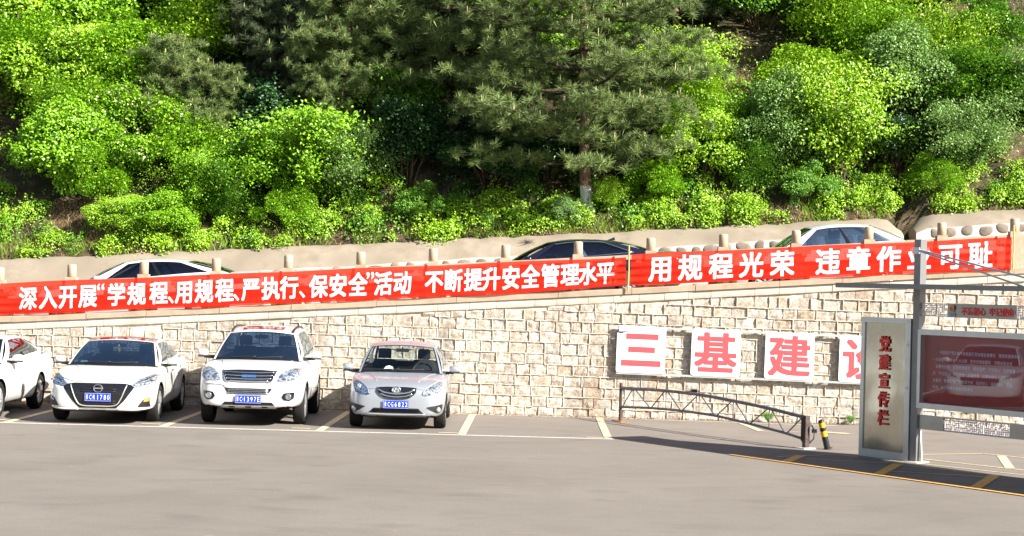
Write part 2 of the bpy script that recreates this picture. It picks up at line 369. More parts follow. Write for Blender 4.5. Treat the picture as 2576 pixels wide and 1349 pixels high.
# ------------------------------------------------------------------ lettering
_tc = {}
def glyph(s, bold=0.0):
    k = (s, bold)
    if k not in _tc:
        c = bpy.data.curves.new('glyph', 'FONT'); c.body = s; c.size = 1.0; c.offset = bold; c.resolution_u = 3
        o = bpy.data.objects.new('glyph', c); COL.objects.link(o)
        dg = bpy.context.evaluated_depsgraph_get(); me = bpy.data.meshes.new_from_object(o.evaluated_get(dg))
        v = np.array([(p.co.x, p.co.y) for p in me.vertices]).reshape(-1, 2); f = [tuple(p.vertices) for p in me.polygons]
        bpy.data.objects.remove(o); bpy.data.curves.remove(c); bpy.data.meshes.remove(me)
        _tc[k] = (v, f)
    return _tc[k]
def letter(mb, ch, fn, w, h, bold=0.03, em=True, m=0, thick=0.0):
    """put one glyph into mb: fn(u,v,d) maps centred glyph coordinates (metres) to a 3-D point, d = depth behind the face.
    A bold stroke is the same outline laid down a few times, each slightly shifted and 0.2 mm behind the last."""
    v, f = glyph(ch, 0.0)
    if len(v) == 0: return
    if em: c = np.array([0.5, 0.38]); sc = np.array([w, h])
    else:
        lo, hi = v.min(0), v.max(0); c = (lo+hi)/2; sc = np.array([w, h])/np.maximum(hi-lo, 1e-4)
    k = 0.75*bold
    sh = [(0, 0)]+([(k, k), (-k, k), (-k, -k), (k, -k)] if bold > 0.005 else [])
    if bold > 0.028: sh += [(1.2*k, 0), (-1.2*k, 0)]
    edges = {}
    for fa in f:
        for a, b in zip(fa, fa[1:]+fa[:1]): edges[(a, b)] = 1
    side = [(a, b) for (a, b) in edges if (b, a) not in edges]
    for i, (dx, dy) in enumerate(sh):
        q = (v-c+np.array([dx, dy]))*sc
        mb.add([fn(a, b, 0.0002*i) for a, b in q], f, m)
        if thick:
            o = len(q)
            mb.add([fn(a, b, 0.0002*i) for a, b in q]+[fn(a, b, thick) for a, b in q], [(a, b, b+o, a+o) for a, b in side], m)

# ------------------------------------------------------------------ the lie of the land
def zk(x): return 2.277+0.0745*x+0.0004*x*x         # underside of the ramp kerb along the wall
WY = 35.6
def zroad(x): return zk(x)-0.25
def hill_z(x, y):
    t = y-41.55
    base = zk(x)+1.29+t*0.80-0.0035*t*t
    return base+0.28*mnoise.noise(Vector((x*0.35, y*0.35, 3.1)))*min(1, max(0, t)*0.8)+0.10*mnoise.noise(Vector((x*1.3, y*1.3, 7)))*min(1, max(0, t)*0.8)

def sheet(name, poly, z, m, parent=None):
    b = MB(); b.add([(x, y, z) for x, y in poly], [tuple(range(len(poly)))]); return b.build(name, m, parent)
def strip(mb, a, b, w, z, m=0):
    a, b = Vector((*a, 0)), Vector((*b, 0)); d = (b-a).normalized(); n = Vector((-d.y, d.x, 0))*w/2; zz = Vector((0, 0, z))
    mb.add([a-n+zz, b-n+zz, b+n+zz, a+n+zz], [(0, 1, 2, 3)], m)

def build_ground():
    struct(sheet('ground', [(-500, -500), (500, -500), (500, 500), (-500, 500)], 0.0, 'asphalt'))
    w = MB()
    strip(w, (-24, 30.5), (1.42, 30.5), 0.115, 0.004); strip(w, (-24, 35.42), (1.42, 35.42), 0.09, 0.004)
    strip(w, (1.42, 35.42), (5.9, 35.0), 0.07, 0.004)
    struct(w.build('bay_line', 'white_line'))
    c = MB()
    for x in (-16.6, -13.9, -11.3, -8.78, -6.14, -3.5, -1.11, 1.35): strip(c, (x-0.02, 30.56), (x, 35.37), 0.135, 0.008)
    for x, y in ((-9.1, 31.05), (-6.45, 31.0), (-3.88, 30.95), (-1.37, 30.84), (1.124, 30.72)): strip(c, (x-0.16, y), (x+0.16, y-0.01), 0.11, 0.008)
    strip(c, (4.06, 35.0), (4.2, 33.1), 0.12, 0.008); strip(c, (5.35, 33.3), (5.78, 33.05), 0.22, 0.008)
    strip(c, (4.25, 33.15), (5.9, 33.2), 0.05, 0.004)
    for a, b, ww in (((6.256, 29.12), (7.369, 29.605), 0.06), ((6.074, 28.385), (7.9, 26.2), 0.06), ((7.567, 29.273), (7.167, 27.212), 0.14), ((7.369, 29.605), (8.8, 28.0), 0.06),
                     ((3.822, 28.068), (4.825, 28.728), 0.05), ((4.825, 28.728), (7.1, 26.2), 0.05), ((4.234, 27.832), (5.404, 27.477), 0.05), ((5.161, 26.225), (6.486, 25.774), 0.05), ((5.496, 27.279), (6.971, 25.706), 0.05)):
        strip(c, a, b, ww, 0.006)
    struct(c.build('bay_divider', 'cream_line'))
    y = MB(); strip(y, (3.129, 28.162), (9.2, 19.3), 0.12, 0.012)
    for a, b in (((4.229, 28.352), (3.83, 27.2)), ((5.546, 27.393), (4.9, 25.62)), ((6.67, 26.08), (5.9, 24.16)), ((7.9, 24.6), (7.1, 22.4))): strip(y, a, b, 0.16, 0.009)
    struct(y.build('hatch_line', 'yellow_line'))
build_ground()

# ------------------------------------------------------------------ retaining wall and ramp
def build_wall():
    rnd = random.Random(5)
    wall = thing('retaining_wall', 'tall cream ashlar block retaining wall behind the parked cars, holding up the ramp', 'wall', (0, WY, 0))
    b = MB(); X0, X1 = -22.0, 18.0
    # mortar backing, thick as a real wall
    n = 80; xs = [X0+(X1-X0)*i/n for i in range(n+1)]
    P = [[(x, 0, -0.2), (x, 0, zk(x)-0.002), (x, 0.5, zk(x)-0.002)] for x in xs]
    b.grid(P, 1)
    def dz(x, z): return mnoise.noise(Vector((x*7, z*7, 0.3)))*0.5+mnoise.noise(Vector((x*19, z*19, 5.3)))*0.4
    rh = 0.212; row = 0; z = -0.04
    while z < 4.0:
        x = X0+rnd.uniform(-0.3, 0)
        h = rh*rnd.uniform(0.93, 1.06)
        while x < X1:
            w = rnd.choice((0.26, 0.30, 0.33, 0.36, 0.30, 0.40, 0.20))*rnd.uniform(0.93, 1.07)
            a0, a1 = x+0.009, x+w-0.009; x += w
            tilt = -0.011
            zb, zt = z+0.008, z+h-0.008
            xm = (a0+a1)/2; off = tilt*xm*min(1, z/0.3)
            top = zk(xm)-0.155-off
            if xm < 1.5: top -= 0.0
            if zb > top-0.07: continue
            zt = min(zt, top)
            smear = 3.0 if False else 1.0
            # smoother faces in the smeared band near the top right
            flat = 0.3 if (top-zt < 0.25 and mnoise.noise(Vector((xm*0.6, 9, 1))) > -0.1 and xm > -0.5) else 1.0
            dep = rnd.uniform(0.016, 0.036)*(0.55 if flat < 1 else 1)
            nx, nz = 7, 5
            g = []
            for j in range(nz):
                r_ = []
                for i in range(nx):
                    u, v = i/(nx-1), j/(nz-1)
                    ed = min(min(u, 1-u)*(a1-a0), min(v, 1-v)*(zt-zb))
                    px = a0+(a1-a0)*u; pz = zb+(zt-zb)*v
                    k = min(1, ed/0.04)
                    jit = dz(px+row*3, pz)*0.034*flat
                    if ed == 0:
                        px += rnd.uniform(-0.006, 0.006); pz += rnd.uniform(-0.005, 0.005)
                    r_.append((px, -(dep*(0.72+0.28*k)+jit*(0.3+0.7*k)), pz+tilt*px*min(1, z/0.3)))
                g.append(r_)
            b.grid(g, 0)
            # raised ribbon pointing along the right and lower edge of the block
            def ribbon(pts, hw, ax):
                P = []
                for (qx, qz) in pts:
                    hw_ = hw*rnd.uniform(0.75, 1.25); dd = rnd.uniform(0.032, 0.048); qz2 = qz+tilt*qx*min(1, z/0.3)
                    o = (lambda t: (qx+t, qz2)) if ax == 'v' else (lambda t: (qx, qz2+t))
                    P.append([(o(-hw_)[0], -0.004, o(-hw_)[1]), (o(-hw_*0.75)[0], -dd, o(-hw_*0.75)[1]), (o(hw_*0.75)[0], -dd, o(hw_*0.75)[1]), (o(hw_)[0], -0.004, o(hw_)[1])])
                b.grid(P, 1)
            if rnd.random() < 0.88: ribbon([(x+rnd.uniform(-0.004, 0.004), zb-0.006+(zt-zb+0.012)*k/3) for k in range(4)], 0.0105, 'v')
            if rnd.random() < 0.90: ribbon([(a0-0.012+(a1-a0+0.024)*k/5, z+rnd.uniform(-0.004, 0.004)) for k in range(6)], 0.0095, 'h')
            # sides back to the mortar
            ring = [g[0][i] for i in range(nx)]+[g[j][-1] for j in range(1, nz)]+[g[-1][i] for i in range(nx-2, -1, -1)]+[g[j][0] for j in range(nz-2, 0, -1)]
            m = len(ring)
            b.add(ring+[(p[0], 0.01, p[2]) for p in ring], [(k, k+m, (k+1) % m+m, (k+1) % m) for k in range(m)], 0)
        z += h; row += 1
    b.build('masonry', ['block', 'mortar'], wall)
    # course of smooth pale coping blocks under the kerb
    s = MB(); x = X0
    while x < X1-0.5:
        w = rnd.choice((0.5, 0.62, 0.8, 0.45))*rnd.uniform(0.92, 1.08); q0, q1 = x+0.003, x+w-0.003; x += w
        p = -0.042+rnd.uniform(-0.005, 0.005); P = []
        for i in range(7):
            xx = q0+(q1-q0)*i/6; j = mnoise.noise(Vector((xx*5, 2, 4)))*0.008; k = mnoise.noise(Vector((xx*11, 6, 4)))*0.004
            P.append([(xx, 0.01, zk(xx)-0.152-j), (xx, p-k+0.004, zk(xx)-0.15-j), (xx, p-k, zk(xx)-0.14-j), (xx, p-0.004+k, zk(xx)-0.07), (xx, p, zk(xx)-0.008), (xx, p+0.006, zk(xx)-0.003), (xx, 0.05, zk(xx)-0.003)])
        s.grid(P)
        for Q in (P[0], P[-1]): s.add(Q, [tuple(range(7))])
    s.build('coping_course', 'smear', wall, True, 30)
    # weep holes with dark pipe mouths
    for px, pz in ((-6.35, 0.63), (-3.0, 0.60), (3.2, 0.55)):
        q = MB(); q.box(px-0.055, px+0.055, -0.052, 0.02, pz-0.045, pz+0.045); q.build('weep_hole', 'under', wall)
    return wall
build_wall()

def build_ramp():
    X0, X1, n = -40, 40, 80; xs = [X0+(X1-X0)*i/n for i in range(n+1)]
    b = MB(); b.grid([[(x, 35.9, zroad(x)-6), (x, 35.9, zroad(x)), (x, 38.3, zroad(x)+0.03), (x, 41.1, zroad(x)), (x, 41.1, zroad(x)-6)] for x in xs])
    struct(b.build('ramp_road', 'road'))
build_ramp()

POSTX = [-9.079+1.421*k for k in range(-6, 19)]
def build_balustrade():
    rnd = random.Random(3)
    t = thing('stone_balustrade', 'carved pale stone balustrade with round-headed posts along the edge of the ramp', 'balustrade', (0, WY, 0))
    # kerb stones
    k = MB(); x = -17.6
    while x < 16.5:
        w = rnd.choice((1.2, 1.6, 2.0, 1.42))*rnd.uniform(0.95, 1.05); a, c = x+0.004, x+w-0.004; x += w
        p = rnd.uniform(-0.006, 0.006); o = rnd.uniform(-0.004, 0.004)
        def ring(xx):
            z = zk(xx)+o; return [(xx, -0.075+p, z), (xx, 0.42, z), (xx, 0.42, z+0.115), (xx, -0.055+p, z+0.115), (xx, -0.075+p, z+0.10)]
        A, C = ring(a), ring(c)
        k.add(A+C, [(0, 1, 2, 3, 4), (9, 8, 7, 6, 5)]+[(i, i+5, (i+1) % 5+5, (i+1) % 5) for i in range(5)])
    k.build('kerb_stone', 'kerb', t)
    for i, px in enumerate(POSTX):
        z = zk(px)
        p = MB(); p.box(px-0.105, px+0.105, 0.03, 0.24, z+0.10, z+0.83)
        p.box(px-0.118, px+0.118, 0.017, 0.253, z+0.06, z+0.20)
        po = p.build('post', 'post', t)
        h = MB(); h.lathe([(z+0.83, 0.080), (z+0.84, 0.090), (z+1.06, 0.088), (z+1.08, 0.078), (z+1.087, 0.055), (z+1.087, 0.0)], 16, axis='z', c=(px, 0.135, 0)); h.build('post_head', 'post', po, True, 50)
        if i == len(POSTX)-1: break
        a, c = px+0.105, POSTX[i+1]-0.105
        def zz(x, d): return zk(x)+d
        r = MB()
        def slab(x0, x1, d0, d1, y0=0.08, y1=0.19):
            r.hexa([(x0, y0, zz(x0, d0)), (x1, y0, zz(x1, d0)), (x1, y1, zz(x1, d0)), (x0, y1, zz(x0, d0))],
                   [(x0, y0, zz(x0, d1)), (x1, y0, zz(x1, d1)), (x1, y1, zz(x1, d1)), (x0, y1, zz(x0, d1))])
        if px > 9.2:
            slab(a, c, 0.15, 0.78); slab(a+0.12, c-0.12, 0.25, 0.68, 0.065, 0.0795); slab(a+0.17, c-0.17, 0.30, 0.63, 0.055, 0.0645)
        else:
            slab(a, c, 0.68, 0.77, 0.07, 0.20); slab(a, c, 0.17, 0.46)
            wd = c-a
            for f0, f1, tw in ((0.0, 0.05, 0.10), (0.45, 0.55, 0.08), (0.95, 1.0, 0.10)):   # scrolled uprights between the openings
                for d0, d1, g in ((0.46, 0.54, 0.0), (0.54, 0.61, tw*0.35), (0.61, 0.68, tw)):
                    x0 = max(a, a+wd*f0-g*wd*(0 if f0 == 0 else 1)); x1 = min(c, a+wd*f1+g*wd*(0 if f1 == 1.0 else 1))
                    if f0 == 0: x1 = a+wd*f1+g*wd
                    if f1 == 1.0: x0 = a+wd*f0-g*wd
                    slab(x0, x1, d0, d1)
            for f0, f1 in ((0.0, 0.14), (0.86, 1.0)):
                slab(a+wd*f0, a+wd*f1, 0.115, 0.17)
        r.build('panel', 'post', t)
build_balustrade()

# ------------------------------------------------------------------ banners
def build_banner(name, label, x0, x1, d_top, d_bot, chars, u0, u1, size, seed):
    y0 = -0.10
    rnd = random.Random(seed)
    def zline(x, d): return zk(x0)+(zk(x1)-zk(x0))*(x-x0)/(x1-x0)+d
    ph = rnd.uniform(0, 9)
    def ypos(x, v):      # v 0 bottom..1 top
        e = min(x-x0, x1-x)
        amp = 0.004+0.02*math.exp(-e*1.4)
        fold = math.sin((v*5.2+0.22*math.sin(x*0.9+ph)+0.03*(x-x0))*2*math.pi*0.8+ph)*amp
        fold += 0.007*mnoise.noise(Vector((x*0.8, v*6, seed)))
        sag = 0.012*math.sin((x+9.079)/1.421*2*math.pi)
        return y0+fold*0.9+sag
    def P(x, v):
        d = d_bot(x)+(d_top(x)-d_bot(x))*v
        edge = 0.008*math.sin(x*2.1+ph)*(1 if v > 0.5 else -1)*abs(2*v-1)
        return Vector((x, WY+ypos(x, v), zline(x, d)+edge))
    root = None
    b = MB(); nx, nv = int((x1-x0)*14), 40
    b.grid([[P(x0+(x1-x0)*i/nx, j/nv) for j in range(nv+1)] for i in range(nx+1)])
    o = b.build(name, 'red_cloth', None, True)
    tag(o, label, 'banner')
    t = MB()
    for ch, uc, w, h, vc in chars:
        g = MB(); letter(g, ch, lambda a, c, d: (a, c, d), w, h, 0.033 if ch not in '“”、' else 0.012, em=ch not in '“”、')
        bm = bmesh.new(); vs = [bm.verts.new(p) for p in g.v]
        for f in g.f:
            try: bm.faces.new([vs[i] for i in f])
            except ValueError: pass
        H = d_top(uc)-d_bot(uc)
        for j in range(1, nv):
            c = (j/nv-vc)*H
            if abs(c) < h*0.62: bmesh.ops.bisect_plane(bm, geom=bm.verts[:]+bm.edges[:]+bm.faces[:], plane_co=(0, c, 0), plane_no=(0, 1, 0))
        bm.verts.index_update(); out = []
        for v in bm.verts:
            p = P(uc+v.co.x, min(1, max(0, vc+v.co.y/H))); p.y -= 0.007-v.co.z; out.append(p)
        t.add(out, [tuple(v.index for v in f.verts) for f in bm.faces]); bm.free()
    t.build('lettering', 'white_print', o)
    return o
def px2x(px):   # photo column (2576 wide) along the banner to metres on the wall plane
    return -10.468+(px/2576.0)*(9.573+10.445)+(0.0)
def wallx(px): return float(np.interp(px, [0, 600, 1300, 1800, 2100, 2576], [-10.45, -5.77, -0.31, 3.565, 5.893, 9.573]))
s1 = '深入开展“学规程、用规程、严执行、保安全”活动 不断提升安全管理水平'
c1 = [73, 124, 174, 225, 256, 297, 347, 400, 432, 470, 524, 578, 610, 640, 690, 742, 772, 806, 855, 906, 937, 970, 1018, None, 1094, 1140, 1188, 1236, 1288, 1336, 1384, 1425, 1473, 1522]
# measured centres of each character in the photograph, in columns of a 2576-wide picture
c1 = {'pos': [75, 126, 175, 225, 257, 297, 348, 403, 436, 467, 517, 568, 600, 634, 684, 730, 765, 803, 852, 902, 932, 965, 1013, 1052, 1092, 1140, 1190, 1235, 1284, 1333, 1383, 1432, 1477, 1521]}
ch1 = []
for ch, p in zip(s1, c1['pos']):
    if ch == ' ': continue
    x = wallx(p)
    if ch in '“”': ch1.append((ch, x, 0.14, 0.12, 0.76))
    elif ch == '、': ch1.append((ch, x-0.02, 0.11, 0.13, 0.26))
    else: ch1.append((ch, x, 0.365, 0.465, 0.5))
build_banner('red_banner', 'long red banner with the long white slogan, hung over the lower stretch of the balustrade', -10.43, 1.80,
             lambda x: float(np.interp(x, [-10.5, -5, 1.8], [0.765, 0.745, 0.725])), lambda x: float(np.interp(x, [-10.5, -5, -1, 1.8], [0.145, 0.115, 0.11, 0.165])), ch1, 0, 0, 0, 4)
s2 = '用规程光荣违章作业可耻'; p2 = [1660, 1734, 1811, 1887, 1964, 2078, 2155, 2231, 2307, 2385, 2460]
ch2 = [(ch, wallx(p), 0.48, 0.52, 0.50) for ch, p in zip(s2, p2)]
build_banner('red_banner', 'shorter red banner with wide-spaced white characters, hung over the upper stretch of the balustrade', 1.90, 9.28,
             lambda x: float(np.interp(x, [1.9, 9.3], [0.775, 0.715])), lambda x: float(np.interp(x, [1.9, 9.3], [0.175, 0.085])), ch2, 0, 0, 0, 8)
for px, lab in ((-10.47, 'thin yellow bamboo pole at the free lower end of the long slogan banner'), (1.85, 'thin yellow bamboo pole between the two red banners'), (9.31, 'thin yellow bamboo pole at the uphill end of the shorter banner')):
    z = zk(px); p = MB(); p.tube([(0, 0, 0.05), (0.01, 0.01, 0.5), (0, 0, 0.95)], 0.016, 8)
    o = p.build('bamboo_pole', 'pole', None, True, 40, (px, WY-0.12, z)); tag(o, lab, 'pole', 'banner poles')

# ------------------------------------------------------------------ board signs on the wall
def build_boards():
    rail = thing('sign_rail', 'grey metal rails and dark battens carrying the red-character boards on the block wall', 'rail', (0, WY, 0))
    def zt(x): return 1.80-0.0165*(x-2.1)
    for dz, nm in ((0.0, 'rail'), (-0.905, 'rail')):
        b = MB(); a, c = 1.66, 9.2
        z0, z1 = zt(a)+dz-0.02, zt(c)+dz-0.02
        b.hexa([(a, -0.125, z0-0.02), (c, -0.125, z1-0.02), (c, -0.085, z1-0.02), (a, -0.085, z0-0.02)], [(a, -0.125, z0+0.02), (c, -0.125, z1+0.02), (c, -0.085, z1+0.02), (a, -0.085, z0+0.02)])
        for x in (1.8, 3.0, 4.4, 5.7, 7.0, 8.6): b.box(x-0.02, x+0.02, -0.09, 0.0, zt(x)+dz-0.04, zt(x)+dz)
        b.build(nm, 'batten', rail)
    spots = [('三', 2.135, 'white board with the three-stroke red character and a torn peeling top corner', True), ('基', 3.587, 'white board with the red character 基 on the block wall', False),
             ('建', 5.02, 'white board with the red character 建 on the block wall', False), ('设', 6.46, 'white board with the red character 设, cut off by the steel pillar', False)]
    for ch, xc, lab, torn in spots:
        z = zt(xc)-0.455
        o = thing('sign_board', lab, 'sign', (xc, WY-0.135, z), 0, 'red character boards on the wall'); o.rotation_euler = (0, R(0.95), 0)
        b = MB(); w, h, r = 0.475, 0.455, 0.05; out = []
        for cx, cz, a0 in ((w-r, h-r, 0), (-w+r, h-r, 90), (-w+r, -h+r, 180), (w-r, -h+r, 270)):
            out += [(cx+r*math.cos(R(a0+k*22.5)), cz+r*math.sin(R(a0+k*22.5))) for k in range(5)]
        if torn:
            out = [p for p in out if not (p[0] < -0.30 and p[1] > 0.30)]
            i = [k for k, p in enumerate(out) if p[0] > 0.3 and p[1] > 0.3][-1]
            out = out[:i+1]+[(0.24, 0.448), (0.02, 0.405), (-0.18, 0.352), (-0.31, 0.332), (-0.40, 0.30), (-0.475, 0.315)]+out[i+1:]
        n = len(out)
        b.add([(x, 0, zz) for x, zz in out]+[(x, 0.02, zz) for x, zz in out], [tuple(range(n)), tuple(reversed(range(n, 2*n)))]+[(k, k+n, (k+1) % n+n, (k+1) % n) for k in range(n)])
        b.build('panel', 'board_white', o)
        if torn:      # the loose flap of sheet, bent back over itself
            f = MB(); G = []
            for i in range(9):
                u = i/8; x = -0.44+0.66*u; zl = np.interp(x, [-0.44, -0.31, -0.18, 0.02, 0.24], [0.34, 0.345, 0.365, 0.415, 0.452]); zt_ = 0.452
                G.append([(x, -0.004-0.012*math.sin(v/4*math.pi)*(1-u), zl+(zt_-zl)*v/4) for v in range(5)])
            f.grid(G); f.build('torn_flap', 'board_white', o, True)
        t = MB()
        if ch == '三':
            for x0, x1, zz, hh in ((-0.30, 0.33, 0.255, 0.055), (-0.25, 0.27, 0.0, 0.055), (-0.38, 0.39, -0.265, 0.058)):
                t.add([(x0, -0.003, zz-hh), (x1, -0.003, zz-hh), (x1, -0.003, zz+hh), (x0, -0.003, zz+hh)], [(0, 1, 2, 3)])
        else: letter(t, ch, lambda a, c, d: (a, -0.004+d, c), 0.84, 0.82, 0.032)
        t.build('lettering', 'board_red', o)
build_boards()

# ------------------------------------------------------------------ rubble wall at the hill foot
def rubble_wall(x0, x1, label, seed, round0=False, round1=False, cap0=0.0):
    rnd = random.Random(seed); o = thing('rubble_wall', label, 'wall', (0, 0, 0), 0, 'rubble walls along the hill foot')
    def zt(x): return zk(x)+0.985+0.012*x+cap0
    b = MB(); n = int((x1-x0)*4); P = []
    for i in range(n+1):
        x = x0+(x1-x0)*i/n; e = 1.0
        if round0 and x-x0 < 0.5: e = math.sqrt(max(0, 1-((0.5-(x-x0))/0.5)**2))
        if round1 and x1-x < 0.5: e = math.sqrt(max(0, 1-((0.5-(x1-x))/0.5)**2))
        j = mnoise.noise(Vector((x*1.1, 2.7, seed)))*0.03; j2 = mnoise.noise(Vector((x*2.3, 8.7, seed)))*0.05+mnoise.noise(Vector((x*6.3, 3.7, seed)))*0.035
        z1 = zt(x)-0.10*(1-e)+j; z2 = zk(x)+1.40+cap0-0.30*(1-e)+j2
        y0 = 41.0
        P.append([(x, y0, zroad(x)-0.3), (x, y0, z1-0.03), (x, y0+0.03, z1), (x, y0+0.30, (z1+z2)/2+0.03), (x, y0+0.62, z2), (x, y0+0.80, z2+0.0), (x, y0+1.2, z2-0.25), (x, y0+1.2, zroad(x)-0.3)])
    b.grid(P, 0, lambda i, j: 1 if j == 0 else 0)
    for Q in (P[0], P[-1]): b.add(Q, [tuple(range(len(Q)))], 0)
    # embedded stones, in rough rows from the top down
    d0 = 0.025
    while d0 < 1.1:
        x = x0+0.12+rnd.uniform(0, 0.2); h = rnd.uniform(0.10, 0.135)
        while x < x1-0.2:
            w = rnd.uniform(0.09, 0.21); hh = h*rnd.uniform(0.72, 1.05)
            cx = x+w; x += 2*w+rnd.uniform(0.04, 0.15)
            cz = zt(cx)-d0-h+rnd.uniform(-0.02, 0.02)
            if cx+w > x1-0.15: break
            v, f = [], []; nr, ns = 4, 12; ph = rnd.uniform(0, 6)
            for i in range(nr+1):
                a = i/nr*math.pi/2
                for k in range(ns):
                    t = 2*math.pi*k/ns; sh = 1+0.10*math.sin(2*t+ph)+0.06*math.sin(3*t+2*ph)
                    ex = lambda q: math.copysign(abs(q)**0.75, q)
                    v.append((cx+w*sh*ex(math.cos(t))*math.cos(a), 41.0-0.030*math.sin(a)+0.004, cz+hh*sh*ex(math.sin(t))*math.cos(a)))
            for i in range(nr):
                for k in range(ns): f.append((i*ns+k, i*ns+(k+1) % ns, (i+1)*ns+(k+1) % ns, (i+1)*ns+k))
            b.add(v, f, 2)
        d0 += 2*h+rnd.uniform(0.03, 0.06)
    b.build('masonry', ['plaster', 'rmortar', 'rubble'], o, True, 40)
rubble_wall(-26, 8.30, 'long low rubble wall with sloping sandy plaster top at the foot of the hill', 1, False, True)
rubble_wall(8.58, 24, 'shorter rubble wall with round stones, uphill of the narrow drainage gap', 2, True, False, 0.03)

def build_hill():
    b = MB(); P = []
    ys = [41.68, 41.95, 42.3, 42.8]+[43.4+0.6*k for k in range(60)]
    xs = [-45+0.6*k for k in range(151)]
    for x in xs:
        r_ = []
        for y in ys:
            z = hill_z(x, y)
            if 8.25 < x < 8.7: z -= 0.9*max(0, 1-(y-41.5)/4)
            r_.append((x, y, z))
        P.append([(x, 41.68, zroad(x)-1)]+r_)
    b.grid(P); struct(b.build('hill', 'soil', None, True))
build_hill()

# ------------------------------------------------------------------ truss barrier, bollard
def build_barrier():
    A = Vector((1.72, 34.59, 0)); B = Vector((4.523, 29.689, 0)); d = (B-A).normalized(); rz = math.atan2(d.y, d.x)
    t = thing('truss_barrier', 'long arched steel truss barrier arm on two rusty posts in front of the red-character boards', 'barrier', A, rz)
    p = MB(); p.tube([(0, 0, 0.0), (0, 0, 0.74)], 0.031, 10); p.build('post', 'rust', t, True, 40)
    p = MB(); p.box(-0.17, 0.17, -0.09, 0.09, 0.0, 0.018); p.build('base_plate', 'rust_plate', t)
    TOP = [(0.02, 0.637), (0.8, 0.665), (1.55, 0.681), (2.6, 0.678), (3.59, 0.638), (4.56, 0.584), (5.57, 0.503)]
    BOT = [(0.02, 0.281), (1.02, 0.331), (2.02, 0.353), (3.08, 0.343), (4.05, 0.284), (5.05, 0.208), (5.53, 0.15)]
    zt = lambda s: float(np.interp(s, [a for a, _ in TOP], [b for _, b in TOP])); zb = lambda s: float(np.interp(s, [a for a, _ in BOT], [b for _, b in BOT]))
    def curve(T): return [(v.x, 0, v.y) for v in catmull([(a, b, 0) for a, b in T], 24)]
    p = MB(); p.tube(curve(TOP), 0.030, 10); p.build('top_chord', 'truss', t, True, 40)
    p = MB(); p.tube(curve(BOT), 0.024, 10); p.build('bottom_chord', 'truss', t, True, 40)
    w = MB()
    N = [0.45, 1.53, 2.58, 3.60, 4.62]; M = [0.04, 1.02, 2.03, 3.09, 4.08, 5.08]
    for i, s in enumerate(N):
        w.tube([(M[i]+0.03, 0, zb(M[i])+0.01), (s-0.05, 0, zt(s)-0.01)], 0.0115, 6); w.tube([(s+0.05, 0, zt(s)-0.01), (M[i+1]-0.03, 0, zb(M[i+1])+0.01)], 0.0115, 6)
        w.tube([(s, 0, zb(s)), (s, 0, zt(s))], 0.010, 6)
    w.tube([(5.10, 0, zb(5.1)), (5.52, 0, zt(5.5))], 0.0115, 6)
    w.build('web_bars', 'truss', t, True, 40)
    p = MB(); p.box(5.568, 5.652, -0.042, 0.042, 0.0, 0.535); p.box(5.56, 5.66, -0.05, 0.05, 0.10, 0.14); p.box(5.56, 5.66, -0.05, 0.05, 0.36, 0.40)
    p.tube([(5.52, 0, 0.12), (5.52, 0, 0.54)], 0.028, 10); p.build('hinge_post', 'rust', t)
    p = MB(); p.tube([(5.60, 0.06, 0.46), (5.70, 0.10, 0.30), (5.66, 0.12, 0.16), (5.60, 0.06, 0.06)], 0.011, 6); p.box(5.68, 5.74, 0.06, 0.12, 0.26, 0.32); p.build('latch', 'truss', t)
    p = MB(); p.box(5.49, 5.73, -0.12, 0.12, 0.0, 0.016); p.build('base_plate', 'board_white', t)
    b = thing('bollard', 'leaning black and yellow striped bollard beside the hinge post of the truss barrier', 'bollard', (4.85, 29.641, 0)); b.rotation_euler = (R(4), R(-15), 0)
    q = MB(); q.lathe([(-0.01, 0.050), (0.46, 0.050), (0.485, 0.045), (0.497, 0.032), (0.50, 0.0)], 20, axis='z'); q.build('post', 'bollard', b, True, 40)
    q = MB(); q.lathe([(0.0, 0.085), (0.018, 0.085), (0.022, 0.058)], 20, axis='z'); fo = q.build('base_plate', 'rust', b, True, 30)
build_barrier()

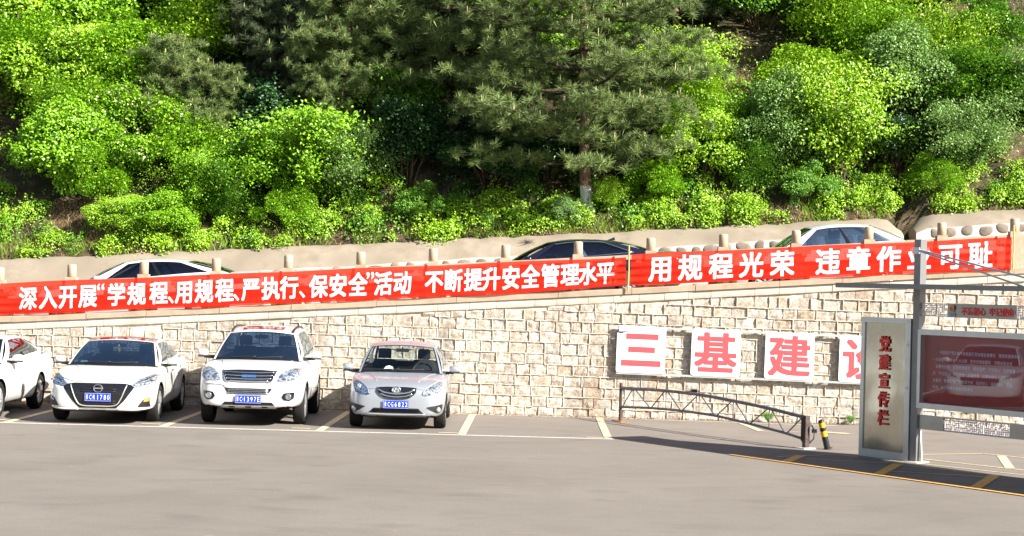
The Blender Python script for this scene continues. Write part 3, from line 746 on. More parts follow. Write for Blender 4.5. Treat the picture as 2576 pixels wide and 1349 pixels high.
# ------------------------------------------------------------------ notice board
def build_notice():
    rz = math.atan2(-0.82, 0.57)
    t = thing('notice_board', 'stainless steel notice board with lettered pillar, flat canopy and red glazed display case', 'notice board', (5.25, 28.75, 0), rz)
    D = 0.085
    # pillar
    b = MB(); b.box(0.0, 0.075, -D, D, 0, 2.18); b.box(0.94, 1.045, -D, D, 0, 2.18); b.box(0.0755, 0.9395, -D, D, 2.10, 2.18); b.box(0.0755, 0.9395, -D, D, 0, 0.12)
    b.box(0.0755, 0.9395, 0.02, D-0.004, 0.1205, 2.0995)
    pl = b.build('pillar', 'steel_frame', t)
    P = MB(); nx, nz = 16, 60; G = []
    for i in range(nx+1):
        row = []
        for j in range(nz+1):
            x = 0.0765+0.862*i/nx; z = 0.1215+1.977*j/nz
            k = math.sin(math.pi*i/nx)*math.sin(math.pi*j/nz)
            row.append((x, -D+0.022+0.03*k*mnoise.noise(Vector((x*0.9, z*1.5, 2.0))), z))
        G.append(row)
    P.grid(G); P.build('steel_sheet', 'steel', pl, True)
    L = MB(); zs = [1.775, 1.49, 1.20, 0.915, 0.63]
    for ch, z in zip('党建宣传栏', zs):
        letter(L, ch, lambda a, c, d: (0.505+a, -D-0.0+d-0.004, z+c), 0.235, 0.255, 0.032, thick=0.012)
    L.build('lettering', 'red_letter', pl)
    for z in (2.13, 1.78, 1.12): q = MB(); q.lathe([(-D-0.012, 0.0), (-D-0.012, 0.016), (-D-0.002, 0.02)], 12, axis='y', c=(0.99, 0, z)); q.build('bolt_cap', 'knob_white', pl, True, 40)
    # posts
    for s in (1.052, 4.55, 8.1, 11.3):
        q = MB(); q.box(s+0.01, s+0.14, -0.065, 0.065, 0, 3.39); po = q.build('post', 'canopy_grey', t)
        q = MB(); q.box(s-0.07, s+0.22, -0.14, 0.14, 0, 0.015); q.hexa([(s+0.151, -0.01, 0.015), (s+0.21, -0.01, 0.015), (s+0.21, 0.01, 0.015), (s+0.151, 0.01, 0.015)], [(s+0.151, -0.01, 0.5), (s+0.165, -0.01, 0.5), (s+0.165, 0.01, 0.5), (s+0.151, 0.01, 0.5)]); q.build('foot_plate', 'knob_white', po)
    # canopy
    b = MB(); b.box(-0.175, 11.5, -0.5, -0.42, 2.63, 2.705); b.box(-0.10, 11.5, -0.4195, 0.36, 2.655, 2.695); b.box(-0.175, -0.1005, -0.4195, 0.36, 2.64, 2.70)
    b.build('canopy', 'canopy_grey', t)
    for x1, z1, y1 in ((3.5, 2.70, -0.46), (4.15, 2.70, -0.46)):
        q = MB(); q.tube([(1.15, -0.085, 3.22 if x1 < 4 else 3.235), (x1, y1, z1)], 0.014, 8); q.build('tie_rod', 'steel_frame', t, True, 40)
    q = MB(); q.box(1.06, 1.19, -0.10, -0.0755, 3.17, 3.27); q.build('rod_bracket', 'steel_frame', t)
    # upper strip with lattice
    def lattice(x0, x1, z0, z1, y, nx, nz, seed):
        rnd = random.Random(seed); m = MB(); dx = (x1-x0)/nx; dz = (z1-z0)/nz; w = 0.0062
        for i in range(nx+1):
            for j in range(nz):
                if rnd.random() < 0.62: m.box(x0+i*dx-w, x0+i*dx+w, y-0.006, y+0.006, z0+j*dz, z0+(j+1)*dz)
        for j in range(nz+1):
            for i in range(nx):
                if j in (0, nz) or rnd.random() < 0.62: m.box(x0+i*dx, x0+(i+1)*dx, y-0.0075, y+0.0075, z0+j*dz-w, z0+j*dz+w)
        return m
    lattice(1.21, 1.715, 2.232, 2.422, -0.01, 14, 6, 1).build('lattice', 'lattice', t)
    lattice(3.01, 3.55, 2.232, 2.422, -0.01, 14, 6, 2).build('lattice', 'lattice', t)
    q = MB(); q.box(1.72, 3.0, -0.03, 0.02, 2.222, 2.432); q.box(3.56, 4.55, -0.03, 0.02, 2.222, 2.432); sg = q.build('sign_strip', 'sign_grey', t)
    L = MB()
    for ch, s in zip('不忘初心牢记使命', (2.055, 2.172, 2.29, 2.41, 2.585, 2.705, 2.825, 2.93)): letter(L, ch, lambda a, c, d: (s+a, -0.040+d, 2.322+c), 0.118, 0.125, 0.034, thick=0.009)
    L.build('lettering', 'red_letter', sg)
    def disc(cx, cz, r, y, m, nm, a0=0, a1=360):
        q = MB(); n = 24; q.add([(cx, y, cz)]+[(cx+r*math.cos(R(a0+(a1-a0)*k/n)), y, cz+r*math.sin(R(a0+(a1-a0)*k/n))) for k in range(n+1)], [(0, k+1, k+2) for k in range(n)]); return q.build(nm, m, sg)
    disc(1.818, 2.360, 0.047, -0.0335, 'logo_orange', 'emblem_disc'); disc(1.818, 2.360, 0.047, -0.0355, 'logo_red', 'emblem_disc', 150, 300)
    q = MB(); q.add([(x, -0.0345, z) for x, z in ((1.852, 2.412), (1.872, 2.412), (1.903, 2.365), (1.865, 2.302), (1.845, 2.302), (1.882, 2.365))], [(5, 4, 3), (0, 5, 3), (0, 3, 1), (1, 3, 2)]); q.build('emblem_chevron', 'logo_dark', sg)
    q = MB(); q.add([(x, -0.0335, z) for x, z in ((1.76, 2.238), (1.88, 2.238), (1.88, 2.293), (1.76, 2.293))], [(0, 1, 2, 3)]); q.build('emblem_caption', 'logo_caption', sg)
    q = MB(); q.add([(x, -0.0335, z) for x, z in ((1.883, 2.238), (1.897, 2.238), (1.897, 2.293), (1.883, 2.293))], [(0, 1, 2, 3)]); q.build('emblem_caption', 'logo_dark', sg)
    # display case
    b = MB(); x0, x1 = 1.205, 4.545
    b.box(x0, x1, -0.10, 0.06, 1.945, 2.027); b.box(x0, x1, -0.10, 0.06, 0.832, 0.915); b.box(x0, x0+0.06, -0.10, 0.06, 0.9155, 1.9445); b.box(x1-0.06, x1, -0.10, 0.06, 0.9155, 1.9445); b.box(x0+0.0605, x1-0.0605, 0.02, 0.055, 0.9155, 1.9445)
    cs = b.build('display_case', 'steel_frame', t)
    q = MB(); q.box(x0+0.061, x1-0.061, -0.005, 0.0195, 0.916, 1.944); ps = q.build('poster', 'poster', cs)
    L = MB(); lines = [('中国共产党人集中体现我们党加强自身建设　推进自我革命的', 1.69, 1.60), ('一大法宝　党的十八大以来　党中央高度重视　不断加强全党', 1.583, 1.46), ('主要任务是　坚持思想建党　理论强党“不忘初心”主题教育', 1.48, 1.52),
              ('实　不忘初心“牢记使命”主题教育　以县处级以上领导干部', 1.375, 1.47), ('为重点　教育引导广大党员干部　保持初心　砥砺前行　担当', 1.27, 1.47), ('作为　为实现伟大目标共同奋斗', 1.165, 1.47)]
    for tx, z, s0 in lines:
        for k, ch in enumerate(tx):
            s = s0+k*0.0565
            if ch in ' 　' or s > 4.3: continue
            letter(L, ch, lambda a, c, d: (s+a, -0.0095+d, z+c), 0.054, 0.058, 0.012)
    L.build('lettering', 'poster_text', ps)
    q = MB(); q.add([(x0+0.0605, -0.08, 0.9155), (x1-0.0605, -0.08, 0.9155), (x1-0.0605, -0.08, 1.9445), (x0+0.0605, -0.08, 1.9445)], [(0, 1, 2, 3)]); q.build('pane', 'pane', cs)
    for xa, xb in ((4.705, 8.095), (8.255, 11.295)):      # the further bays, beyond the frame, whose shadow lies across the yard
        q = MB(); q.box(xa, xb, -0.10, 0.06, 0.832, 2.027); q.box(xa, xb, -0.03, 0.02, 2.222, 2.432); q.box(xa, xb, -0.03, 0.02, 0.512, 0.73); q.build('display_case', 'steel_frame', t)
    # lower strip
    b = MB(); b.box(1.21, 1.69, -0.03, 0.02, 0.512, 0.73); b.box(2.955, 4.545, -0.03, 0.02, 0.512, 0.73); b.box(1.6905, 2.9545, -0.03, 0.02, 0.512, 0.527); b.box(1.6905, 2.9545, -0.03, 0.02, 0.715, 0.73)
    b.build('lower_strip', 'steel_dull', t)
    lattice(1.70, 2.945, 0.53, 0.712, -0.005, 32, 6, 3).build('lattice', 'lattice', t)
build_notice()

# ------------------------------------------------------------------ cars
def subsurf_and_cut(cage, cutter, level=2):
    o = bpy.data.objects.new('tmp_body', cage); COL.objects.link(o)
    s = o.modifiers.new('s', 'SUBSURF'); s.levels = level; s.render_levels = level
    c = bpy.data.objects.new('tmp_cut', cutter); COL.objects.link(c)
    b = o.modifiers.new('b', 'BOOLEAN'); b.operation = 'DIFFERENCE'; b.solver = 'EXACT'; b.object = c
    dg = bpy.context.evaluated_depsgraph_get(); dg.update(); me = bpy.data.meshes.new_from_object(o.evaluated_get(dg))
    bpy.data.objects.remove(o); bpy.data.objects.remove(c)
    return me

class Car:
    """front looks towards local -Y with the nose at y=0; x to the picture's right; z up."""
    def __init__(s, name, label, cat, loc, rz, spec, group, paint, glass, side_glass=None, roof_mat=None):
        s.sp = spec; s.paint = paint; s.root = thing(name, label, cat, loc, rz, group)
        s.glass = glass; s.sglass = side_glass or glass; s.roof_mat = roof_mat or paint
        s.make_body(); s.make_glass(); s.make_interior()
        for y in spec['axles']:
            for sg in (-1, 1): s.wheel(sg, y)
        s.mirrors()
    def make_body(s):
        sp = s.sp; W = sp['W']; bm = bmesh.new(); rings = []
        for (y, w, zb, zs, zt) in sp['st']:
            h = zs-zb
            half = [(0, zb), (w*0.80, zb), (w*0.955, zb+0.05), (w, zb+0.34*h), (w*1.0, zb+0.64*h), (w*0.975, zs-0.035), (w*0.925, zs), (w*0.58, zs+(zt-zs)*0.80), (0, zt)]
            ring = [bm.verts.new((x, y, z)) for x, z in half]+[bm.verts.new((-x, y, z)) for x, z in half[-2:0:-1]]
            rings.append(ring)
        n = len(rings[0])
        for a, b in zip(rings, rings[1:]):
            for k in range(n): bm.faces.new((a[k], b[k], b[(k+1) % n], a[(k+1) % n]))
        bm.faces.new(rings[0]); bm.faces.new(list(reversed(rings[-1])))
        bmesh.ops.recalc_face_normals(bm, faces=bm.faces)
        cage = bpy.data.meshes.new('cage'); bm.to_mesh(cage); bm.free()
        for m in (s.paint, 'interior', 'under'): cage.materials.append(mat(m))
        r = sp['wr']+0.045; cut = MB()
        for y in sp['axles']:
            for sg in (-1, 1):
                x0, x1 = (W-0.27, W+0.3) if sg > 0 else (-W-0.3, -W+0.27)
                cut.lathe([(x0, 0.0), (x0, r), (x1, r), (x1, 0.0)], 36, 2, 'x', (0, y, sp['wr']))
        cm = cut.mesh('cut', [s.paint, 'interior', 'under']); fix_normals(cm)
        me = subsurf_and_cut(cage, cm)
        g = sp['gh']; b = MB()
        vs = [tuple(v.co) for v in me.vertices]; fs = [tuple(p.vertices) for p in me.polygons]; mi = []
        for p in me.polygons:
            c = p.center; k = p.material_index
            if k != 2:
                if p.normal.z < -0.75 and c.z < sp['st'][4][2]+0.12: k = 2
                elif p.normal.z > 0.6 and g['ya']-0.02 < c.y < g['ye']-0.02 and abs(c.x) < g['xb']-0.01: k = 1
                else: k = 0
            mi.append(k)
        b.v = vs; b.f = fs; b.mi = mi
        s.bvh = BVHTree.FromPolygons([Vector(v) for v in vs], fs)
        s.greenhouse(b)
        me2 = b.mesh('body', [s.paint, 'interior', 'under', 'black_gloss'], True, 38)
        s.body = obj('body', me2, s.root)
    # greenhouse surfaces -----------------------------------------------------
    def gh_setup(s):
        g = s.sp['gh']
        s.beltc = catmull([(g['xb'], g['ya'], g['zba']), (g['xb']+0.03, (g['ya']*0.6+g['ye']*0.4), g['zbm']), (g['xb']+0.02, g['ya']*0.25+g['ye']*0.75, g['zbe']-0.01), (g['xbe'], g['ye'], g['zbe'])], 61)
        rp = [(g['xr'], g['yb'], g['zrf'])]+[(g['xr']+0.005, g['yb']+(g['yd']-g['yb'])*u, g['zrf']+dz) for u, dz in g['rise']]+[(g['xre'], g['yd'], g['zrr'])]
        s.roofc = catmull(rp, 61)
    def side_pt(s, t, r, sg):
        i = t*60; k = min(int(i), 59); f = i-k
        a = s.beltc[k].lerp(s.beltc[k+1], f); b = s.roofc[k].lerp(s.roofc[k+1], f); p = a.lerp(b, r)
        p.x += 0.035*math.sin(math.pi*r); p.x *= sg; return p
    def ws_pt(s, u, v, rear=False):
        g = s.sp['gh']; a = s.beltc[-1 if rear else 0]; b = s.roofc[-1 if rear else 0]; sgn = 1 if rear else -1
        bow = g['bow']*(0.55 if rear else 1); x = u*(a.x+(b.x-a.x)*v)
        y = a.y+(b.y-a.y)*v+sgn*bow*(1-u*u)*(1-0.55*v); z = a.z+(b.z-a.z)*v+g['crown']*(1-u*u)*v*0.9+0.035*math.sin(math.pi*v)
        return Vector((x, y, z))
    def roof_pt(s, u, w):
        g = s.sp['gh']; i = w*60; k = min(int(i), 59); f = i-k; p = s.roofc[k].lerp(s.roofc[k+1], f)
        y = p.y-g['bow']*0.45*(1-u*u)*(1-w)+g['bow']*0.25*(1-u*u)*w
        return Vector((u*p.x, y, p.z+g['crown']*(1-abs(u)**2.2)*(0.9+0.1*math.sin(math.pi*w))))
    def greenhouse(s, b):
        s.gh_setup(); g = s.sp['gh']
        T = [0, 0.03, g['t'][0]]; 
        def seg(a, c, n): return [a+(c-a)*k/n for k in range(1, n+1)]
        t0, t1, t2, t3 = g['t']
        T = [0, t0*0.5, t0]+seg(t0, t1, 14)+seg(t1, t2, 2)+seg(t2, t3, 14)+seg(t3, 1.0, 6)
        RR = [-0.35, 0.0, 0.04, 0.09]+[0.09+(0.90-0.09)*k/6 for k in range(1, 7)]+[0.95, 1.0]
        s.T, s.RR = T, RR
        def iswin(i, j):
            tm = (T[i]+T[i+1])/2; rm = (RR[j]+RR[j+1])/2
            if not 0.09 < rm < 0.90: return 0
            if t0 < tm < t1: return 1
            if t2 < tm < t3: return 2
            return 0
        s.iswin = iswin
        for sg in (-1, 1):
            G = [[s.side_pt(t, r, sg) for r in RR] for t in T]
            def cell(i, j):
                k = iswin(i, j)
                if k: return None
                tm = (T[i]+T[i+1])/2; rm = (RR[j]+RR[j+1])/2
                if t1 <= tm <= t2 and 0.09 < rm < 0.90: return 3
                return 0
            o = len(b.f); b.grid(G, 0, cell)
            if sg < 0: b.f[o:] = [tuple(reversed(f)) for f in b.f[o:]]
        U = [-1, -0.955, -0.92]+[-0.92+1.84*k/14 for k in range(1, 15)]+[0.955, 1.0]
        V = [-0.12, 0, 0.045, 0.08]+[0.08+0.85*k/6 for k in range(1, 7)]+[0.965, 1.0]
        s.U, s.V = U, V
        for rear in (False, True):
            G = [[s.ws_pt(u, v, rear) for v in V] for u in U]
            def cell(i, j):
                um = abs(U[i]+U[i+1])/2; vm = (V[j]+V[j+1])/2
                if um < 0.92 and 0.08 < vm < 0.93: return None
                if um < 0.955 and 0.0 < vm < 0.965: return 3
                if vm < 0: return 3
                return 0
            o = len(b.f); b.grid(G, 0, cell)
            if not rear: b.f[o:] = [tuple(reversed(f)) for f in b.f[o:]]
        Rf = MB(); Rf.grid([[s.roof_pt(u, w/16) for w in range(17)] for u in [-1+2*k/16 for k in range(17)]])
        Rf.f = [tuple(reversed(f)) for f in Rf.f] if Rf_normal_down(Rf) else Rf.f
        if s.roof_mat == s.paint: b.add(Rf.v, Rf.f, 0)
        else: s.roof_mb = Rf
    def make_glass(s):
        if s.roof_mat != s.paint: s.roof_mb.build('roof', s.roof_mat, s.root, True)
        for rear, nm in ((False, 'windscreen'), (True, 'rear_window')):
            b = MB(); b.grid([[s.ws_pt(u, v, rear) for v in s.V] for u in s.U], 0, lambda i, j: 0 if (abs(s.U[i]+s.U[i+1])/2 < 0.92 and 0.08 < (s.V[j]+s.V[j+1])/2 < 0.93) else None)
            b.build(nm, s.glass, s.root, True)
        for sg in (-1, 1):
            for k in (1, 2):
                b = MB(); G = [[s.side_pt(t, r, sg) for r in s.RR] for t in s.T]
                b.grid(G, 0, lambda i, j: 0 if s.iswin(i, j) == k else None)
                b.build('side_window', s.sglass, s.root, True)
    def window_trim(s, m, r=0.011):
        t0, t1, t2, t3 = s.sp['gh']['t']
        for sg in (-1, 1):
            b = MB()
            for a, c in ((t0, t3),):
                path = [s.side_pt(a+(c-a)*k/30, 0.915, sg) for k in range(31)]+[s.side_pt(c+0.012, 0.9-0.82*k/6, sg) for k in range(7)]
                low = [s.side_pt(a+(c-a)*k/20, 0.07, sg) for k in range(21)]
                for q in (path, low): b.tube([p+Vector((0.008*sg, 0, 0)) for p in q], r, 6)
            b.build('window_trim', m, s.root, True)
    def bpillar(s, m):  # bright strip standing in for the reflection on a glossy black pillar
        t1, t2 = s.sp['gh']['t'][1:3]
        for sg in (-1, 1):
            b = MB(); b.grid([[s.side_pt(t1-0.004+(t2-t1+0.008)*i/2, 0.1+0.79*j/8, sg)+Vector((0.006*sg, 0, 0)) for j in range(9)] for i in range(3)]); b.build('pillar_sheen', m, s.root, True)
    def make_interior(s):
        g = s.sp['gh']; z0 = g['zbm']-0.25; W = g['xb']
        d = MB(); y = g['ya']+0.22
        d.box(-W+0.06, W-0.06, y, y+0.38, z0, g['zba']+0.015); d.build('dashboard', 'interior', s.root)
        ys = g['yb']+0.42; top = g['zrf']-0.20
        def seat(x, yy, w, top, nm='seat', head=True):
            b = MB(); P = []
            for k, (z, hw, th) in enumerate(((z0, w, 0.07), (z0+0.2, w, 0.075), (top-0.12, w*0.92, 0.06), (top-0.05, w*0.75, 0.045), (top-0.045, 0.0, 0.0))):
                P.append((z, hw, th))
            n = 16
            v, f = [], []
            for z, hw, th in P:
                for k in range(n):
                    a = 2*math.pi*k/n; c_, s_ = math.cos(a), math.sin(a); ex = lambda q: math.copysign(abs(q)**0.5, q)
                    v.append((x+hw*ex(c_), yy+th*ex(s_)+(z-z0)*0.18, z))
            for i in range(len(P)-1):
                for k in range(n): f.append((i*n+k, i*n+(k+1) % n, (i+1)*n+(k+1) % n, (i+1)*n+k))
            b.add(v, f)
            so = b.build(nm, 'interior', s.root, True, 60)
            if head:
                h = MB(); hz = top+0.045; yy2 = yy+(top-z0)*0.18; pts = []
                h.box(x-0.115, x+0.115, yy2-0.045, yy2+0.045, hz-0.08, hz+0.085); h.box(x-0.09, x+0.09, yy2-0.05, yy2+0.05, hz-0.06, hz+0.10)
                h.build('headrest', 'interior', so)
        for x in (-0.36, 0.36): seat(x, ys, 0.24, top)
        yr = min(ys+0.95, g['yd']-0.1)
        seat(0, yr, 0.58, top-0.06, 'rear_seat', False)
        w = MB(); cx, cy, cz, rr = 0.36, y+0.42, g['zba']-0.03, 0.185; pts = []
        for k in range(21):
            a = 2*math.pi*k/20; pts.append((cx+rr*math.cos(a), cy+rr*math.sin(a)*0.4, cz+rr*math.sin(a)*0.92))
        w.tube(pts, 0.016, 8, caps=False); w.tube([(cx-rr, cy, cz), (cx+rr, cy, cz)], 0.02, 6); w.build('steering_wheel', 'black_plastic', s.root, True)
        q = MB(); p = s.ws_pt(0, 0.86); q.box(-0.115, 0.115, p.y+0.03, p.y+0.06, p.z-0.085, p.z-0.02); q.tube([(0, p.y+0.045, p.z-0.03), (0, p.y+0.01, p.z+0.005)], 0.012, 6); q.build('rear_view_mirror', 'black_plastic', s.root)
    def wheel(s, sg, y):
        sp = s.sp; r, W = sp['wr'], sp['W']; wd = 0.205; xo = (W-0.015); rr = r*0.68
        b = MB(); prof = [(xo-wd, rr), (xo-wd, r*0.9), (xo-wd+0.02, r*0.975), (xo-wd+0.05, r), (xo-0.05, r), (xo-0.02, r*0.975), (xo, r*0.9), (xo-0.004, rr*1.04), (xo-0.02, rr)]
        b.lathe([(sg*a, q) for a, q in prof], 36, 0, 'x', (0, y, r)); me = b.mesh('wheel', 'tyre', True, 40); fix_normals(me); w = obj('wheel', me, s.root)
        q = MB()
        q.lathe([(sg*(xo-0.02), rr), (sg*(xo-0.012), rr*0.97), (sg*(xo-0.02), rr*0.88), (sg*(xo-0.07), rr*0.86)], 32, 0, 'x', (0, y, r))
        q.lathe([(sg*(xo-0.09), rr*0.9), (sg*(xo-0.09), 0.0)], 24, 1, 'x', (0, y, r))
        q.lathe([(sg*(xo-0.06), 0.075), (sg*(xo-0.022), 0.065), (sg*(xo-0.018), 0.0)], 16, 0, 'x', (0, y, r))
        ns = sp.get('spokes', 5)
        for k in range(ns):
            for da in (-0.17, 0.17):
                a = 2*math.pi*k/ns+0.3; a2 = a+da
                c0 = Vector((0, math.cos(a+da*0.5)*0.05, math.sin(a+da*0.5)*0.05)); c1 = Vector((0, math.cos(a2)*rr*0.92, math.sin(a2)*rr*0.92))
                q.tube([(sg*(xo-0.032), y+c0.y, r+c0.z), (sg*(xo-0.028), y+c1.y, r+c1.z)], [0.030, 0.020], 6)
        q.build('rim', ['alloy', 'under'], w, True, 40)
    def mirrors(s):
        g = s.sp['gh']; xm = s.sp.get('mx', g['xb']+0.22); y = g['ya']+0.30; z = g['zba']+s.sp.get('mz', 0.075)
        for sg in (-1, 1):
            b = MB(); n = 14; v, f = [], []
            prof = [(-0.085, 0.35), (-0.07, 0.72), (-0.03, 0.95), (0.02, 1.0), (0.055, 0.96), (0.07, 0.86)]
            for dy, k in prof:
                for q in range(n):
                    a = 2*math.pi*q/n; ex = lambda t: math.copysign(abs(t)**0.7, t)
                    hx = 0.100*k; hz = 0.066*k
                    v.append((sg*(xm+hx*ex(math.cos(a))+0.02*dy), y+dy, z+hz*ex(math.sin(a))))
            for i in range(len(prof)-1):
                for q in range(n): f.append((i*n+q, (i+1)*n+q, (i+1)*n+(q+1) % n, i*n+(q+1) % n))
            f += [tuple(range(n)), tuple(reversed(range((len(prof)-1)*n, len(prof)*n)))]
            b.add(v, f, 0)
            me = b.mesh('mirror', [s.paint], True, 45); fix_normals(me); mo = obj('mirror', me, s.root)
            a = MB(); p = s.side_pt(0.03, 0.0, sg); a.tube([(p.x-0.03*sg, y+0.01, z-0.075), (sg*(xm-0.02), y+0.02, z-0.068)], [0.035, 0.022], 8); a.box(sg*xm-0.085, sg*xm+0.085, y-0.05, y+0.06, z-0.075, z-0.058); a.build('mirror_arm', 'black_plastic', mo, True, 40)
    # things laid on the nose ---------------------------------------------------
    def hit(s, x, z, off, axis='front', sg=1):
        if axis == 'front':
            h, n, i, d = s.bvh.ray_cast(Vector((x, -3, z)), Vector((0, 1, 0)))
            if h is None or h.y > 1.3: h, n, i, d = s.bvh.find_nearest(Vector((x, 0.1, z))); 
            q = h+n*off*0.5; q.y -= off*0.7; return q
        if axis == 'top':
            h, n, i, d = s.bvh.ray_cast(Vector((x, z, 3)), Vector((0, 0, -1)))
            if h is None: h, n, i, d = s.bvh.find_nearest(Vector((x, z, 0.8)))
            return h+Vector((0, 0, off))
        h, n, i, d = s.bvh.ray_cast(Vector((3*sg, x, z)), Vector((-sg, 0, 0)))
        if h is None: h, n, i, d = s.bvh.find_nearest(Vector((sg, x, z)))
        return h+Vector((off*sg, 0, 0))
    def patch(s, nm, poly, m, off=0.008, parent=None, axis='front', sg=1, deep=0.03, flipx=False, ml=0.055, build=True):
        poly = [(-x, z) for x, z in poly] if flipx else poly
        bm = bmesh.new(); vs = [bm.verts.new((x, 0, z)) for x, z in poly]; f = bm.faces.new(vs)
        bmesh.ops.triangulate(bm, faces=[f])
        for _ in range(6):
            ee = [e for e in bm.edges if e.calc_length() > ml]
            if not ee: break
            bmesh.ops.subdivide_edges(bm, edges=ee, cuts=1); bmesh.ops.triangulate(bm, faces=bm.faces[:])
        bm.verts.ensure_lookup_table()
        co = [s.hit(v.co.x, v.co.z, off, axis, sg) for v in bm.verts]
        back = {'front': Vector((0, deep, 0)), 'top': Vector((0, 0, -deep)), 'side': Vector((-sg*deep, 0, 0))}[axis]
        F = [tuple(v.index for v in fa.verts) for fa in bm.faces]
        bd = []
        for e in bm.edges:
            if len(e.link_faces) == 1:
                l = e.link_faces[0].loops
                for lo in l:
                    if lo.edge == e: bd.append((lo.vert.index, lo.link_loop_next.vert.index))
        n = len(co); bm.free()
        b = MB(); b.add(co+[c+back for c in co], F+[(bb, a, a+n, bb+n) for a, bb in bd])
        me = b.mesh(nm, m, True, 30)
        bm = bmesh.new(); bm.from_mesh(me); bmesh.ops.recalc_face_normals(bm, faces=bm.faces); bm.to_mesh(me); bm.free()
        return obj(nm, me, parent or s.root)
    def line(s, nm, pts, m, r=0.01, off=0.012, parent=None, axis='front', sg=1, n=24, mb=None):
        c = catmull([(x, z, 0) for x, z in pts], n) if len(pts) > 2 else [Vector((pts[0][0]+(pts[1][0]-pts[0][0])*k/8, pts[0][1]+(pts[1][1]-pts[0][1])*k/8, 0)) for k in range(9)]
        q = [s.hit(p.x, p.y, off, axis, sg) for p in c]
        if mb is not None: mb.tube(q, r, 6); return None
        b = MB(); b.tube(q, r, 6); return b.build(nm, m, parent or s.root, True)
    def plate(s, zc, text, x=0.0, off=0.02):
        p = s.hit(x, zc, off); y = min(p.y, s.hit(x, zc-0.06, off).y, s.hit(x, zc+0.06, off).y)
        b = MB(); b.box(x-0.22, x+0.22, y-0.006, y, zc-0.07, zc+0.07); o = b.build('licence_plate', 'plate_blue', s.root)
        t = MB(); yy = y-0.0085
        for (x0, x1, z0, z1) in ((-0.212, 0.212, 0.060, 0.063), (-0.212, 0.212, -0.063, -0.060), (-0.212, -0.209, -0.060, 0.060), (0.209, 0.212, -0.060, 0.060)):
            t.add([(x+a, yy, zc+c) for a, c in ((x0, z0), (x1, z0), (x1, z1), (x0, z1))], [(0, 1, 2, 3)])
        w = 0.036; xs = [-0.178, -0.120, -0.06, 0.0, 0.06, 0.12, 0.178]
        for ch, xx in zip(text, xs):
            letter(t, ch, lambda a, c, d: (x+xx+a, yy-0.001+d, zc+c), w if ch != '1' and ch != 'I' else 0.011, 0.078, 0.0, em=False)
        letter(t, '·', lambda a, c, d: (x-0.090+a, yy, zc+c), 0.012, 0.012, 0, em=False)
        t.build('lettering', 'plate_white', o)
        return o
    def wipers(s):
        for u0, u1 in ((-0.62, -0.02), (-0.05, 0.60)):
            b = MB(); p = [s.ws_pt(u0+(u1-u0)*k/8, 0.05+0.045*math.sin(math.pi*k/8*0.6))+Vector((0, -0.012, 0.012)) for k in range(9)]; b.tube(p, 0.009, 6); b.build('wiper', 'black_plastic', s.root, True)
    def handles_and_seams(s, ys, z0, z1, handles, m=None):
        for sg in (-1, 1):
            mb = MB()
            for y in ys: s.line(None, [(y, z0), (y+0.01, (z0+z1)/2), (y-0.01, z1)], None, 0.004, 0.0, axis='side', sg=sg, n=12, mb=mb)
            mb.build('door_seam', 'black_plastic', s.root)
            for y, z in handles:
                p = s.hit(y, z, 0.014, 'side', sg); h = MB(); h.tube([(p.x-0.02*sg, y-0.09, z), (p.x, y-0.06, z+0.003), (p.x, y+0.06, z+0.006), (p.x-0.02*sg, y+0.09, z+0.006)], [0.010, 0.014, 0.014, 0.010], 8)
                h.build('door_handle', m or s.paint, s.root, True)
def Rf_normal_down(b):
    f = b.f[len(b.f)//2]; a, c, d = (Vector(b.v[i]) for i in f[:3]); return (c-a).cross(d-a).z < 0

SEDAN = dict(W=0.915, wr=0.325, axles=(0.98, 3.78), mx=0.99,
    st=[(0.0, .58, .27, .56, .62), (0.05, .72, .225, .62, .69), (0.18, .825, .205, .70, .755), (0.45, .893, .20, .80, .835), (0.95, .912, .20, .885, .915), (1.38, .915, .20, .935, .985),
        (2.4, .915, .20, .965, .97), (3.4, .915, .20, .985, .99), (3.95, .91, .21, 1.005, 1.04), (4.45, .88, .25, 1.01, 1.085), (4.78, .81, .34, .96, 1.075), (4.88, .70, .45, .86, 1.0)],
    gh=dict(ya=1.36, xb=.785, zba=.945, zbm=.985, zbe=1.045, ye=4.28, xbe=.70, yb=2.18, xr=.60, zrf=1.335, rise=[(0.30, 0.035), (0.65, 0.02)], yd=3.42, xre=.575, zrr=1.30, bow=.22, crown=.045, t=(.10, .445, .475, .86)))
SMALL = dict(W=0.848, wr=0.295, axles=(0.82, 3.32), mx=0.955, mz=0.07,
    st=[(0.0, .55, .26, .58, .68), (0.05, .67, .225, .66, .755), (0.18, .765, .205, .74, .80), (0.45, .825, .20, .83, .865), (0.85, .845, .20, .89, .93), (1.2, .848, .20, .925, .985),
        (2.1, .848, .20, .945, .95), (3.0, .848, .20, .965, .97), (3.5, .845, .21, .985, 1.02), (3.95, .82, .25, .985, 1.05), (4.22, .76, .33, .94, 1.04), (4.30, .66, .43, .84, .97)],
    gh=dict(ya=1.17, xb=.735, zba=.935, zbm=.955, zbe=1.0, ye=3.82, xbe=.66, yb=1.92, xr=.575, zrf=1.37, rise=[(0.30, 0.045), (0.65, 0.035)], yd=3.05, xre=.545, zrr=1.37, bow=.20, crown=.05, t=(.11, .45, .48, .86)))
